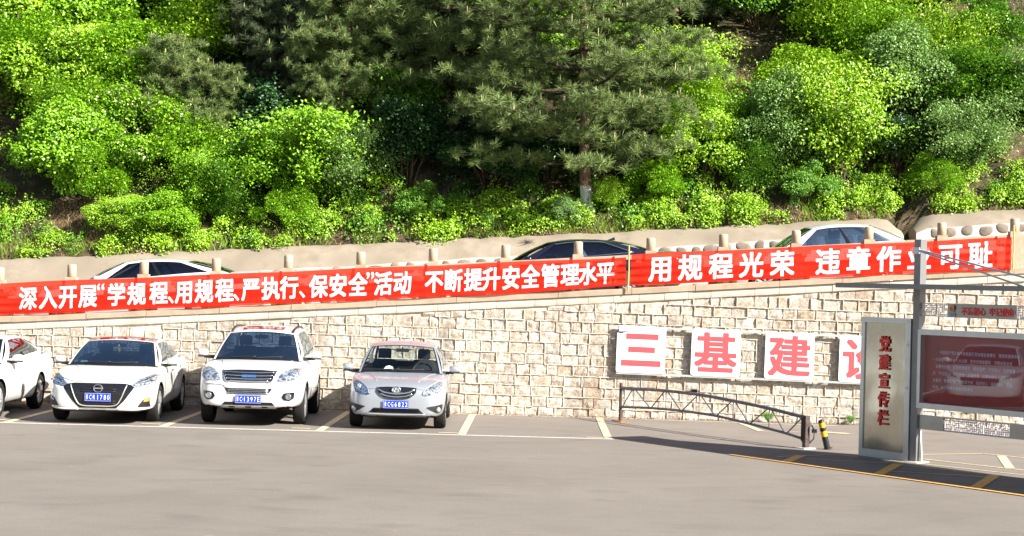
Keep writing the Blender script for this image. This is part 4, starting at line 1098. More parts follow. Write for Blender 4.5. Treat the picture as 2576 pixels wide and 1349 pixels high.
SUV = dict(W=0.915, wr=0.355, axles=(0.98, 3.66), mx=1.01, mz=0.10,
    st=[(0.0, .60, .36, .74, .84), (0.05, .74, .32, .83, .92), (0.18, .84, .305, .92, .97), (0.45, .895, .30, 1.0, 1.03), (0.9, .913, .30, 1.05, 1.09), (1.25, .915, .30, 1.075, 1.13),
        (2.2, .915, .30, 1.10, 1.105), (3.2, .915, .30, 1.12, 1.125), (3.8, .912, .32, 1.14, 1.145), (4.25, .885, .36, 1.12, 1.14), (4.5, .83, .44, 1.05, 1.10), (4.58, .74, .52, .95, 1.02)],
    gh=dict(ya=1.22, xb=.775, zba=1.09, zbm=1.115, zbe=1.16, ye=4.38, xbe=.72, yb=1.93, xr=.59, zrf=1.545, rise=[(0.25, 0.065), (0.6, 0.07)], yd=3.86, xre=.585, zrr=1.575, bow=.20, crown=.055, t=(.10, .40, .43, .88)))

def altima_front(c):
    g = c.patch('grille', [(-.42, .695), (.42, .695), (.60, .665), (.585, .615), (.43, .40), (.31, .285), (-.31, .285), (-.43, .40), (-.585, .615), (-.60, .665)], 'black_gloss', 0.006)
    c.line('grille_trim', [(-.47, .665), (-.37, .42), (-.27, .325), (0, .315), (.27, .325), (.37, .42), (.47, .665)], 'silver_plastic', .011, 0.014, g, n=36)
    for z in (.36, .40, .56, .60): c.line('grille_bar', [(-.30, z), (.30, z)], 'black_plastic', .006, 0.012, g)
    b = MB(); p = c.hit(0, .615, 0.03); n = 28; b.tube([(0.072*math.cos(2*math.pi*k/n), p.y, .615+0.063*math.sin(2*math.pi*k/n)) for k in range(n+1)], 0.0105, 8, caps=False)
    b.box(-.075, .075, p.y-.008, p.y+.008, .603, .627); b.build('badge', 'chrome', g, True, 40)
    for fl in (False, True):
        h = c.patch('headlight', [(.53, .675), (.60, .632), (.80, .675), (.872, .71), (.882, .845), (.85, .85), (.69, .785)], 'lamp_dark' if fl else 'lamp', 0.008, flipx=fl)  # left lamp, away from the sun, has shade painted in: darker copy
        sx = -1 if fl else 1
        c.line('light_strip', [(sx*.60, .672), (sx*.74, .715), (sx*.858, .75)], 'chrome', .009, 0.014, h)
        c.line('light_strip', [(sx*.66, .725), (sx*.78, .775), (sx*.86, .818)], 'black_gloss', .007, 0.014, h)
        f = c.patch('fog_light', [(.655, .31), (.83, .305), (.825, .475), (.74, .435)], 'black_plastic', 0.008, flipx=fl)
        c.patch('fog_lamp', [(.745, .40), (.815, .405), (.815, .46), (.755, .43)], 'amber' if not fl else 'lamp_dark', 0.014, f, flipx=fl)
        c.line('hood_crease', [(sx*.40, .45), (sx*.50, .9), (sx*.62, 1.22)], c.paint, .012, -0.004, axis='top')
        c.line('bumper_crease', [(sx*.33, .262), (sx*.60, .262), (sx*.84, .285)], c.paint, .016, 0.006)
    c.line('hood_seam', [(-.70, .775), (-.42, .715), (0, .712), (.42, .715), (.70, .775)], 'black_plastic', .0065, 0.001, n=30)
    c.patch('bumper_lip', [(-.68, .222), (.68, .222), (.66, .245), (-.66, .245)], 'black_plastic', 0.008)
    c.plate(.465, '晋CR1780')
def suv_front(c):
    g = c.patch('grille', [(-.455, .952), (-.2, .965), (.2, .965), (.455, .952), (.40, .80), (.34, .775), (0, .762), (-.34, .775), (-.40, .80)], 'black_gloss', 0.006)
    for z, w in ((.925, .43), (.875, .41), (.825, .385), (.785, .33)): c.line('grille_bar', [(-w, z+.003), (0, z-.006), (w, z+.003)], 'chrome', .0125, 0.014, g)
    c.line('grille_frame', [(-.455, .95), (-.40, .80), (-.33, .772)], 'chrome', .013, 0.012, g); c.line('grille_frame', [(.455, .95), (.40, .80), (.33, .772)], 'chrome', .013, 0.012, g)
    p = c.hit(0, .868, 0.022); b = MB(); b.box(-.12, .12, p.y-.012, p.y+.02, .846, .890); bo = b.build('badge', 'badge_blue', g)
    t = MB()
    for ch, xx in zip('HAVAL', (-.085, -.043, 0, .043, .082)): letter(t, ch, lambda a, cc, d: (xx+a, p.y-.0150+d, .868+cc), .034, .026, .01, em=False)
    t.build('lettering', 'chrome', bo)
    for fl in (False, True):
        sx = -1 if fl else 1
        h = c.patch('headlight', [(.475, .79), (.60, .782), (.74, .80), (.83, .84), (.862, .93), (.85, .995), (.76, 1.005), (.62, .965), (.52, .90)], 'lamp', 0.010, flipx=fl)
        for lx, lz, lr in ((.56, .855, .052), (.70, .89, .06)):
            q = c.hit(sx*lx, lz, 0.014); b = MB(); b.lathe([(q.y-0.012, 0.0), (q.y-0.006, lr*0.6), (q.y-0.004, lr*0.9), (q.y+0.03, lr)], 18, axis='y', c=(q.x, 0, lz)); b.build('lamp_lens', 'lamp_dark', h, True)
        f = c.patch('fog_light', [(.565, .52), (.60, .47), (.70, .455), (.765, .50), (.775, .605), (.68, .60), (.60, .585)], 'black_gloss', 0.008, flipx=fl)
        q = c.hit(sx*.675, .53, 0.014); b = MB(); b.lathe([(q.y-0.010, 0.0), (q.y-0.012, .03), (q.y-0.018, .043), (q.y-0.012, .052), (q.y+.03, .055)], 18, axis='y', c=(q.x, 0, .53)); b.build('fog_lamp', 'chrome', f, True)
        c.line('hood_crease', [(sx*.50, .5), (sx*.56, .9), (sx*.63, 1.15)], c.paint, .014, -0.004, axis='top')
        r = MB(); pts = [c.roof_pt(sx*.93, 0.02)+Vector((0, 0, -0.01)), c.roof_pt(sx*.93, 0.10)+Vector((0, 0, .03)), c.roof_pt(sx*.93, 0.5)+Vector((0, 0, .03)), c.roof_pt(sx*.93, 0.92)+Vector((0, 0, .03)), c.roof_pt(sx*.93, 1.0)]
        r.tube(catmull(pts, 24), 0.02, 8); r.build('roof_rail', 'black_plastic', c.root, True)
    lo = c.patch('lower_grille', [(-.40, .655), (.40, .655), (.34, .565), (-.34, .565)], 'black_gloss', 0.008)
    for z in (.635, .608, .580): c.line('grille_bar', [(-.35, z), (.35, z)], 'chrome', .008, 0.014, lo)
    c.patch('air_intake', [(-.45, .372), (-.40, .425), (.40, .425), (.45, .372)], 'black_gloss', 0.006)
    sk = c.patch('skid_plate', [(-.48, .315), (.48, .315), (.45, .368), (-.45, .368)], 'silver_plastic', 0.012)
    for x in (-.28, 0, .28): c.patch('slot', [(x-.05, .333), (x+.05, .333), (x+.05, .352), (x-.05, .352)], 'under', 0.015, sk, deep=0.01)
    c.line('bumper_crease', [(-.80, .74), (-.45, .72), (-.36, .67), (0, .668), (.36, .67), (.45, .72), (.80, .74)], c.paint, .012, 0.004, n=36)
    c.patch('valance', [(-.70, .285), (.70, .285), (.68, .312), (-.68, .312)], 'black_plastic', 0.004)
    R_ = MB(); R_.grid([[c.roof_pt(u, w)+Vector((0, 0, .006)) for w in (0.10, 0.17, 0.24, 0.32)] for u in (-.62, -.4, -.2, 0, .2, .4, .62)]); 
    if Rf_normal_down(R_): R_.f = [tuple(reversed(f)) for f in R_.f]
    R_.build('sunroof', 'black_gloss', c.root, True)
    c.plate(.475, '晋C1397E')
def accent_front(c):
    g = c.patch('grille', [(-.325, .715), (-.30, .735), (-.16, .743), (.16, .743), (.30, .735), (.325, .715), (.31, .64), (.22, .575), (.10, .558), (-.10, .558), (-.22, .575), (-.31, .64)], 'black_gloss', 0.006)
    c.line('grille_bar', [(-.305, .70), (-.20, .655), (0, .632), (.20, .655), (.305, .70)], 'chrome', .017, 0.016, g); c.line('grille_bar', [(-.27, .63), (-.15, .59), (0, .578), (.15, .59), (.27, .63)], 'chrome', .013, 0.014, g)
    c.line('grille_frame', [(-.325, .725), (-.33, .66), (-.22, .568), (0, .545), (.22, .568), (.33, .66), (.325, .725)], 'black_plastic', .008, 0.012, g, n=36)
    p = c.hit(0, .70, 0.03); b = MB(); n = 26
    b.tube([(0.075*math.cos(2*math.pi*k/n), p.y-.008, .70+0.047*math.sin(2*math.pi*k/n)) for k in range(n+1)], 0.009, 8, caps=False)
    for x in (-.026, .026): b.tube([(x-.012, p.y-.008, .665), (x+.012, p.y-.008, .735)], .0085, 6)
    b.tube([(-.024, p.y-.008, .693), (.024, p.y-.008, .707)], .008, 6); b.build('badge', 'chrome', g, True)
    q = MB(); q.lathe([(p.y, 0.0), (p.y, 0.06)], 20, axis='y'); q.v = [(x*1.15, y, .70+z*0.72) for x, y, z in q.v]; q.build('badge_field', 'sign_grey', g)
    for fl in (False, True):
        sx = -1 if fl else 1
        h = c.patch('headlight', [(.44, .62), (.50, .603), (.70, .635), (.755, .68), (.772, .80), (.75, .85), (.68, .832), (.54, .76), (.46, .69)], 'lamp_dark' if fl else 'lamp', 0.010, flipx=fl)  # lamp on the unlit left side gets a darker, shade-coloured copy
        q = c.hit(sx*.655, .715, 0.014); b = MB(); b.lathe([(q.y-0.016, 0.0), (q.y-0.012, .03), (q.y-0.008, .05), (q.y+0.03, .066)], 18, axis='y', c=(q.x, 0, .715)); b.build('lamp_lens', 'lamp', h, True)
        c.line('headlight_rim', [(sx*.46, .62), (sx*.49, .70), (sx*.57, .765), (sx*.70, .83), (sx*.75, .835)], 'silver_plastic', .007, 0.012, h)
        f = c.patch('fog_light', [(.52, .405), (.60, .425), (.785, .455), (.775, .36), (.745, .305), (.70, .30), (.62, .345)], 'black_plastic', 0.008, flipx=fl)
        q = c.hit(sx*.705, .365, 0.014); b = MB(); b.lathe([(q.y-0.014, 0.0), (q.y-0.010, .035), (q.y+0.02, .052)], 18, axis='y', c=(q.x, 0, .365)); b.build('fog_lamp', 'lamp', f, True)
        c.line('hood_crease', [(sx*.36, .35), (sx*.50, .8), (sx*.62, 1.1)], c.paint, .012, -0.004, axis='top')
    lo = c.patch('air_intake', [(-.47, .30), (-.38, .385), (.38, .385), (.47, .30)], 'black_plastic', 0.008)
    for z in (.32, .34, .36): c.line('intake_bar', [(-.40, z), (.40, z)], 'under', .006, 0.012, lo)
    c.line('hood_seam', [(-.46, .70), (-.37, .705), (-.33, .735)], 'black_plastic', .004, 0.001); c.line('hood_seam', [(.46, .70), (.37, .705), (.33, .735)], 'black_plastic', .004, 0.001)
    c.patch('bumper_lip', [(-.62, .225), (.62, .225), (.60, .245), (-.60, .245)], 'black_plastic', 0.008)
    c.line('bumper_crease', [(-.50, .285), (0, .275), (.50, .285)], c.paint, .014, 0.006)
    c.plate(.45, '晋CG6822')
    # odds and ends seen through the windscreen
    b = MB(); p = c.ws_pt(-.42, .09); b.add([(-.30, p.y+.10, .99), (-.12, p.y+.10, .985), (-.14, p.y+.13, 1.03), (-.20, p.y+.14, 1.055), (-.26, p.y+.13, 1.04)], [(0, 1, 2, 3, 4)]); b.build('dash_note', 'sticker', c.root)

CARS = 'cars parked in the bays below the wall'
def at(car, x, y, deg):   # nose at (x, y)
    car.root.location = (x, y, 0); car.root.rotation_euler = (0, 0, R(deg))

c1 = Car('parked_car', 'white sedan with black roof and black V-shaped grille, beside the white SUV', 'car', (0, 0, 0), 0, SEDAN, CARS, 'pearl_paint', 'glass_dark', None, 'black_gloss')
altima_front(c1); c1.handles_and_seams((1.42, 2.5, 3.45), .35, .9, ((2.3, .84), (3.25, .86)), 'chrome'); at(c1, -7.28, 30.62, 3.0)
c2 = Car('parked_car', 'white SUV with roof rails, sunroof and chrome-barred grille', 'car', (0, 0, 0), 0, SUV, CARS, 'white_paint', 'glass_dark')
suv_front(c2); c2.handles_and_seams((1.35, 2.4, 3.3), .45, 1.05, ((2.2, .98), (3.15, 1.0))); at(c2, -4.80, 30.98, 2.0)
c3 = Car('parked_car', 'silver small sedan with smiling chrome grille and clear windscreen', 'car', (0, 0, 0), 0, SMALL, CARS, 'silver_paint', 'glass_clear')
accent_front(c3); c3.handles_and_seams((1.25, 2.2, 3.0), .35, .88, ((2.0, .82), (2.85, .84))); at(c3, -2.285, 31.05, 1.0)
c4 = Car('parked_car', 'white sedan cut off by the left edge, showing its side and silver wheels', 'car', (0, 0, 0), 0, dict(SEDAN, axles=(0.92, 3.58), spokes=7), CARS, 'white_paint', 'glass_side')
altima_plain = c4
for fl in (False, True): c4.patch('headlight', [(.50, .66), (.80, .70), (.87, .75), (.86, .82), (.68, .77)], 'lamp', 0.008, flipx=fl)
c4.patch('grille', [(-.45, .68), (.45, .68), (.38, .50), (-.38, .50)], 'black_gloss', 0.006); c4.patch('air_intake', [(-.55, .40), (.55, .40), (.45, .27), (-.45, .27)], 'black_plastic', 0.006)
c4.handles_and_seams((1.40, 2.42, 3.35), .30, .92, ((2.22, .835), (3.2, .855))); at(c4, -10.02, 30.36, 0.5)
c4.line('side_crease', [(1.5, .62), (2.6, .66), (3.6, .70)], 'white_paint', .010, 0.0, axis='side', sg=1)

for c in (c1, c2, c3): c.wipers()
b = MB(); p = c1.ws_pt(0.02, 0.62); b.tube([(0.02, p.y+0.06, p.z+0.05), (0.02, p.y+0.06, p.z-0.01)], 0.003, 5); b.lathe([(p.z-0.10, 0.0), (p.z-0.085, 0.022), (p.z-0.05, 0.026), (p.z-0.01, 0.010), (p.z-0.005, 0.0)], 10, axis='z', c=(0.02, p.y+0.06, 0)); b.build('hanging_charm', 'amber', c1.root, True)
b = MB(); p = c1.ws_pt(-0.78, 0.10); b.box(-0.10, 0.02, -0.003, 0.003, -0.025, 0.025, rot=Matrix.Rotation(R(-50), 3, 'X'), at=(p.x+0.12, p.y+0.06, p.z+0.0)); b.build('windscreen_card', 'sticker', c1.root)
b = MB(); p = c2.roof_pt(-0.35, 0.9); b.add([(p.x+.015, p.y-.12, p.z), (p.x-.015, p.y-.12, p.z), (p.x-.006, p.y+.05, p.z+.075), (p.x+.006, p.y+.05, p.z+.075), (p.x-.015, p.y+.06, p.z), (p.x+.015, p.y+.06, p.z)], [(0, 1, 2, 3), (1, 4, 2), (0, 3, 5), (2, 4, 5, 3)]); b.build('roof_antenna', 'white_paint', c2.root)

# a white car waiting just left of the frame; the display case glass mirrors it
c5 = Car('parked_car', 'white sedan out of frame, seen only mirrored in the display case glass', 'car', (0, 0, 0), 0, SEDAN, None, 'white_paint', 'glass_dark')
altima_like = c5
for fl in (False, True): c5.patch('headlight', [(.50, .66), (.80, .70), (.87, .75), (.86, .82), (.68, .77)], 'lamp', 0.008, flipx=fl)
c5.patch('grille', [(-.45, .68), (.45, .68), (.38, .50), (-.38, .50)], 'black_gloss', 0.006)
at(c5, -9.3, 28.55, 90)

def ramp_car(lab, x_front, y, spec, paint, glass, dz=0.0):
    c = Car('ramp_car', lab, 'car', (0, 0, 0), 0, spec, 'cars parked on the ramp', paint, glass, glass)
    x = x_front; L = 4.6; sl = math.atan2(zroad(x+L)-zroad(x), L)
    c.root.location = (x, y, zroad(x)+0.02+dz); c.root.rotation_euler = Euler((0, -sl, R(-90)), 'XYZ')
    c.root.rotation_euler = (Matrix.Rotation(-sl, 3, 'Y') @ Matrix.Rotation(R(-90), 3, 'Z')).to_euler()
    c.handles_and_seams((1.42, 2.5, 3.45), .35, .9, ((2.3, .84), (3.25, .86)), 'chrome')
    for sg in (-1, 1): c.patch('tail_light', [(4.45, .80), (4.72, .82), (4.70, .93), (4.42, .95)] if spec is not SMALL else [(3.95, .78), (4.15, .80), (4.12, .93), (3.9, .93)], 'red_lamp', 0.006, axis='side', sg=sg)
    return c
u1 = ramp_car('white sedan with dark windows on the ramp, behind the left part of the long banner', -10.50, 38.1, SEDAN, 'white_paint', 'glass_side')
u2 = ramp_car('black sedan with chrome window trim on the ramp, between the two banners', -1.70, 38.1, dict(SEDAN, gh=dict(SEDAN['gh'], t=(.10, .41, .445, .80))), 'dark_paint', 'glass_side', 0.0)
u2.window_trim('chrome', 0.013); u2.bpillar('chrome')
f = MB(); p = u2.roof_pt(0, .95); f.add([(0.01, p.y-.1, p.z), (-0.01, p.y-.1, p.z), (-.004, p.y+.09, p.z+.07), (.004, p.y+.09, p.z+.07), (-.01, p.y+.10, p.z), (.01, p.y+.10, p.z)], [(0, 1, 2, 3), (1, 4, 2), (0, 3, 5), (2, 4, 5, 3)]); f.build('roof_antenna', 'dark_paint', u2.root)
u3 = ramp_car('white sedan with a red tail light on the ramp, near the drainage gap', 3.95, 38.2, SMALL, 'white_paint', 'glass_dark')

# ------------------------------------------------------------------ vegetation
def np_mesh(name, V, F, mats, mi=None, smooth=False):
    me = bpy.data.meshes.new(name); k = F.shape[1]
    me.vertices.add(len(V)); me.vertices.foreach_set('co', np.ascontiguousarray(V, dtype=np.float32).ravel())
    me.loops.add(F.size); me.loops.foreach_set('vertex_index', np.ascontiguousarray(F, dtype=np.int32).ravel())
    me.polygons.add(len(F)); me.polygons.foreach_set('loop_start', np.arange(0, F.size, k, dtype=np.int32)); me.polygons.foreach_set('loop_total', np.full(len(F), k, dtype=np.int32))
    for m in mats: me.materials.append(mat(m))
    if mi is not None: me.polygons.foreach_set('material_index', np.ascontiguousarray(mi, dtype=np.int32))
    me.update(calc_edges=True); return me
def unit(a): return a/np.maximum(np.linalg.norm(a, axis=1, keepdims=True), 1e-9)
def leaves(rng, P, N, size, aspect=0.72, fold=0.22):
    """one folded, pointed leaf per point: P points, N leaf normals"""
    n = len(P); N = unit(N); A = rng.normal(size=(n, 3)); A = unit(A-(A*N).sum(1, keepdims=True)*N); B = np.cross(N, A)
    L = (size*rng.uniform(0.65, 1.25, n))[:, None]; w = L*aspect*0.5
    base = P-A*L*0.5; tip = P+A*L*0.5-N*L*0.12; l = P-B*w+N*L*fold-A*L*0.08; r = P+B*w+N*L*fold-A*L*0.08
    V = np.stack([base, l, tip, r], 1).reshape(-1, 3); i = np.arange(n)*4
    F = np.stack([np.stack([i, i+3, i+2], 1), np.stack([i, i+2, i+1], 1)], 1).reshape(-1, 3)
    return V, F
def cat(parts):
    V, F, o = [], [], 0
    for v, f in parts: V.append(v); F.append(f+o); o += len(v)
    return np.concatenate(V), np.concatenate(F)
def clump_points(rng, n, c, r, up=0.35):
    d = rng.normal(size=(n, 3)); d[:, 2] += up; d = unit(d); rad = rng.uniform(0.45, 1.0, n)**0.6
    P = c+d*(rad[:, None])*r; N = d*0.45+rng.normal(size=(n, 3))*0.5+np.array([0.55, -0.45, 0.55]); return P, N
def stems_mesh(rng, paths, r0, name, m='bark'):
    b = MB()
    for p in paths: b.tube(p, [r0*(1-0.75*i/(len(p)-1)) for i in range(len(p))], 5)
    return b.mesh(name, m, True)
def shrub_dome(seed, leafm, lsize, nclump, per, tall=1.15, flowers=False):
    """about 1 m in radius, ragged: leaf clumps on the ends of stems that leave one root"""
    rng = np.random.default_rng(seed); parts = []; paths = []
    for k in range(nclump):
        a = rng.uniform(0, 2*math.pi); e = rng.uniform(-0.05, 1.0); rad = rng.uniform(0.62, 1.0)
        c = np.array([math.cos(a)*rad*math.cos(e*1.2)*rng.uniform(0.8, 1.05), math.sin(a)*rad*math.cos(e*1.2)*0.85, 0.35+tall*math.sin(e*1.25)*rad*rng.uniform(0.75, 1.15)])
        r = rng.uniform(0.20, 0.42)*np.array([1, 1, rng.uniform(0.6, 1.0)])
        P, N = clump_points(rng, int(1.25*per*rng.uniform(0.7, 1.3)*(r[0]/0.26)**1.6), c, r); parts.append(leaves(rng, P, N, lsize))
        # a spray that sticks out of the clump
        for q in range(rng.integers(1, 4)):
            d = unit(np.array([[rng.normal(), rng.normal()*0.7-0.2, abs(rng.normal())+0.3]]))[0]; n = 16; t = rng.uniform(0.5, 1.7, n)
            P = c+d*(t*r[0]*1.05)[:, None]+rng.normal(size=(n, 3))*0.035; parts.append(leaves(rng, P, rng.normal(size=(n, 3))*0.55+np.array([0.5, -0.4, 0.6]), lsize*0.9))
        if k % 2 == 0: paths.append([(0.06*math.cos(a), 0.06*math.sin(a), -0.25), tuple(c*np.array([0.45, 0.45, 0.5])), tuple(c)])
    V, F = cat(parts); me = np_mesh('foliage', V, F, [leafm]+(['petal'] if flowers else []))
    if flowers:
        mi = np.zeros(len(F), dtype=np.int32); idx = rng.random(len(F)//2) < 0.06; mi[0::2] = idx; mi[1::2] = idx; me.polygons.foreach_set('material_index', mi)
    return me, stems_mesh(rng, paths, 0.022, 'stems')
def shrub_spray(seed, leafm, lsize, nst, per, lean=0.0):
    """arching stems carrying leaves on both sides"""
    rng = np.random.default_rng(seed); parts = []; paths = []
    for k in range(nst):
        a = rng.uniform(0, 2*math.pi); h = rng.uniform(0.7, 1.7); out = rng.uniform(0.3, 1.15)
        pts = []
        for i in range(9):
            t = i/8; pts.append(np.array([math.cos(a)*out*t**1.4+lean*t*t, math.sin(a)*out*0.8*t**1.4-0.12*t*t, -0.25+(h+0.25)*(1-(1-t)**1.7)-0.35*out*t**3.2]))
        paths.append([tuple(p) for p in pts])
        n = int(per*1.7); t = rng.uniform(0.2, 1.0, n)**0.8; i = np.minimum((t*8).astype(int), 7); f = (t*8-i)[:, None]; A = np.array(pts)
        P = A[i]*(1-f)+A[i+1]*f+rng.normal(size=(n, 3))*np.array([0.085, 0.085, 0.06])*(0.5+t[:, None])
        N = rng.normal(size=(n, 3))*0.5+np.array([0.5, -0.45, 0.65]); parts.append(leaves(rng, P, N, lsize, 0.6))
    V, F = cat(parts); return np_mesh('foliage', V, F, [leafm]), stems_mesh(rng, paths, 0.014, 'stems')
KINDS = {
 'round': [shrub_dome(11, 'leaf_bright', 0.060, 30, 262), shrub_dome(12, 'leaf_bright', 0.059, 34, 248, 1.0)],
 'lime': [shrub_dome(21, 'leaf_lime', 0.052, 32, 303, 1.25), shrub_spray(22, 'leaf_lime', 0.052, 40, 179)],
 'mid': [shrub_dome(31, 'leaf_mid', 0.057, 30, 262), shrub_spray(32, 'leaf_mid', 0.055, 42, 179)],
 'grey': [shrub_dome(41, 'leaf_grey', 0.050, 30, 276, 1.2), shrub_spray(42, 'leaf_grey', 0.050, 40, 193)],
 'dark': [shrub_dome(51, 'leaf_dark', 0.063, 28, 234), shrub_dome(52, 'leaf_dark', 0.059, 26, 234, 0.9)],
 'flower': [shrub_dome(61, 'leaf_bright', 0.052, 30, 262, 1.1, True)],
 'arch': [shrub_spray(71, 'leaf_bright', 0.059, 46, 206), shrub_spray(72, 'leaf_bright', 0.055, 44, 206, 0.35)],
}
def shrub(kind, var, x, y, sx, sz, rot, label, dz=0.0):
    fo, st = KINDS[kind][var % len(KINDS[kind])]
    o = thing('shrub', label, 'shrub', (x, y, hill_z(x, y)-0.05+dz), R(rot), 'shrubs on the hillside'); o.scale = (sx*1.48, sx*1.40, sz*1.36)
    obj('foliage', fo, o); obj('stems', st, o)
    return o

# pines: whorls of branches, each carrying needle tufts with pale candles
def pine_tree(name_seed, H, Rmax, z0, bend, needle='needle', trunk_r=0.14, density=1.0):
    rng = np.random.default_rng(name_seed); tufts = []; br = MB()
    def trunk_at(z):
        t = z/H; return np.array([bend[0]*(1-math.exp(-z*1.6))+0.05*math.sin(z*0.9), bend[1]*t, z])
    tr = MB(); zs = np.linspace(-0.4, H, 26); tr.tube([tuple(trunk_at(max(z, 0))*np.array([1, 1, 0])+np.array([0, 0, z])) for z in zs], [trunk_r*(1.25 if z < 0.15 else 1.0)*(1-0.85*max(z, 0)/H) for z in zs], 12)
    z = z0
    while z < H-0.3:
        t = (z-z0)/(H-z0); reach = Rmax*(0.80+0.35*math.sin(t*2.6))*(1-t**2.2)+0.25
        nb = int(rng.integers(5, 8)); a0 = rng.uniform(0, 6.28)
        for k in range(nb):
            a = a0+2*math.pi*k/nb+rng.uniform(-0.25, 0.25); L = reach*rng.uniform(0.65, 1.1); dz0 = rng.uniform(-0.12, 0.18)
            pts = []
            for i in range(8):
                u = i/7; pts.append(trunk_at(z)+np.array([math.cos(a)*L*u, math.sin(a)*L*u, dz0*u*L+(0.28*u**2.2-0.22*u)*L*(0.7+0.5*t)]))
            br.tube([tuple(p) for p in pts], [0.035*(1-0.8*i/7)*(0.6+0.25*L) for i in range(8)], 5)
            A = np.array(pts); nt_ = int(L*9*density)+3
            for q in range(nt_):
                u = rng.uniform(0.22, 1.0)**0.62; i = min(int(u*7), 6); f = u*7-i; c = A[i]*(1-f)+A[i+1]*f
                side = rng.normal(size=3)*np.array([0.30, 0.30, 0.10])*(0.45+0.55*u)*min(1.2, 0.6+L*0.35); p2 = c+side+np.array([0, 0, 0.06])
                if q % 3 == 0: br.tube([tuple(c), tuple(p2)], [0.010, 0.006], 4, caps=False)
                tufts.append(p2)
        z += rng.uniform(0.34, 0.50)
    T = np.array(tufts); n = len(T); per = 84
    C = np.repeat(T, per, 0); d = rng.normal(size=(n*per, 3)); d[:, 2] = d[:, 2]*0.75+0.55; d = unit(d)
    Ln = rng.uniform(0.12, 0.21, n*per)[:, None]; B = unit(np.cross(d, rng.normal(size=(n*per, 3))))*0.0060
    off = np.repeat(rng.normal(size=(n, 3))*0.0, per, 0)+rng.normal(size=(n*per, 3))*0.022
    b0 = C+off; V = np.stack([b0-B, b0+B, b0+d*Ln+B*0.35, b0+d*Ln-B*0.35], 1).reshape(-1, 3); i = np.arange(n*per)*4
    F = np.stack([i, i+1, i+2, i+3], 1)
    # pale upright candles, crossed slivers in the same crown
    pick = T[rng.random(n) < 0.30]; k = len(pick); hgt = rng.uniform(0.14, 0.26, k)[:, None]; Q = []
    for s in range(2):
        an = s*math.pi/2+rng.uniform(0, 3, k); w = np.stack([np.cos(an), np.sin(an), 0*an], 1)*0.011; up = np.concatenate([rng.normal(size=(k, 2))*0.012, hgt], 1)
        Q.append(np.stack([pick-w, pick+w, pick+up+w*0.4, pick+up-w*0.4], 1).reshape(-1, 3))
    V2 = np.concatenate(Q); F2 = np.arange(len(V2)).reshape(-1, 4)
    me = np_mesh('needles', np.concatenate([V, V2]), np.concatenate([F, F2+len(V)]), [needle, 'candle'], np.concatenate([np.zeros(len(F), np.int32), np.ones(len(F2), np.int32)]))
    return tr.mesh('trunk', 'pine_bark' if trunk_r > 0.14 else 'bark', True), br.mesh('branches', 'twig', True), me
PINES = {'big': pine_tree(101, 8.2, 2.75, 1.15, (-0.22, 0.1), 'needle', 0.145, 1.25), 'mid': pine_tree(102, 6.0, 1.9, 0.7, (0.15, 0.0), 'needle', 0.11, 1.2),
         'shade': pine_tree(103, 6.4, 2.0, 0.9, (0.1, 0.1), 'needle_shaded', 0.11, 1.0), 'young': pine_tree(104, 3.4, 1.15, 0.35, (0, 0), 'needle', 0.07, 1.3)}
def pine(kind, x, y, s, rot, label):
    tr, br, ne = PINES[kind]; o = thing('pine_tree', label, 'pine tree', (x, y, hill_z(x, y)-0.03), R(rot), 'pines on the hillside'); o.scale = (s, s, s)
    t = obj('trunk', tr, o); obj('branches', br, t); obj('crown', ne, o); return o

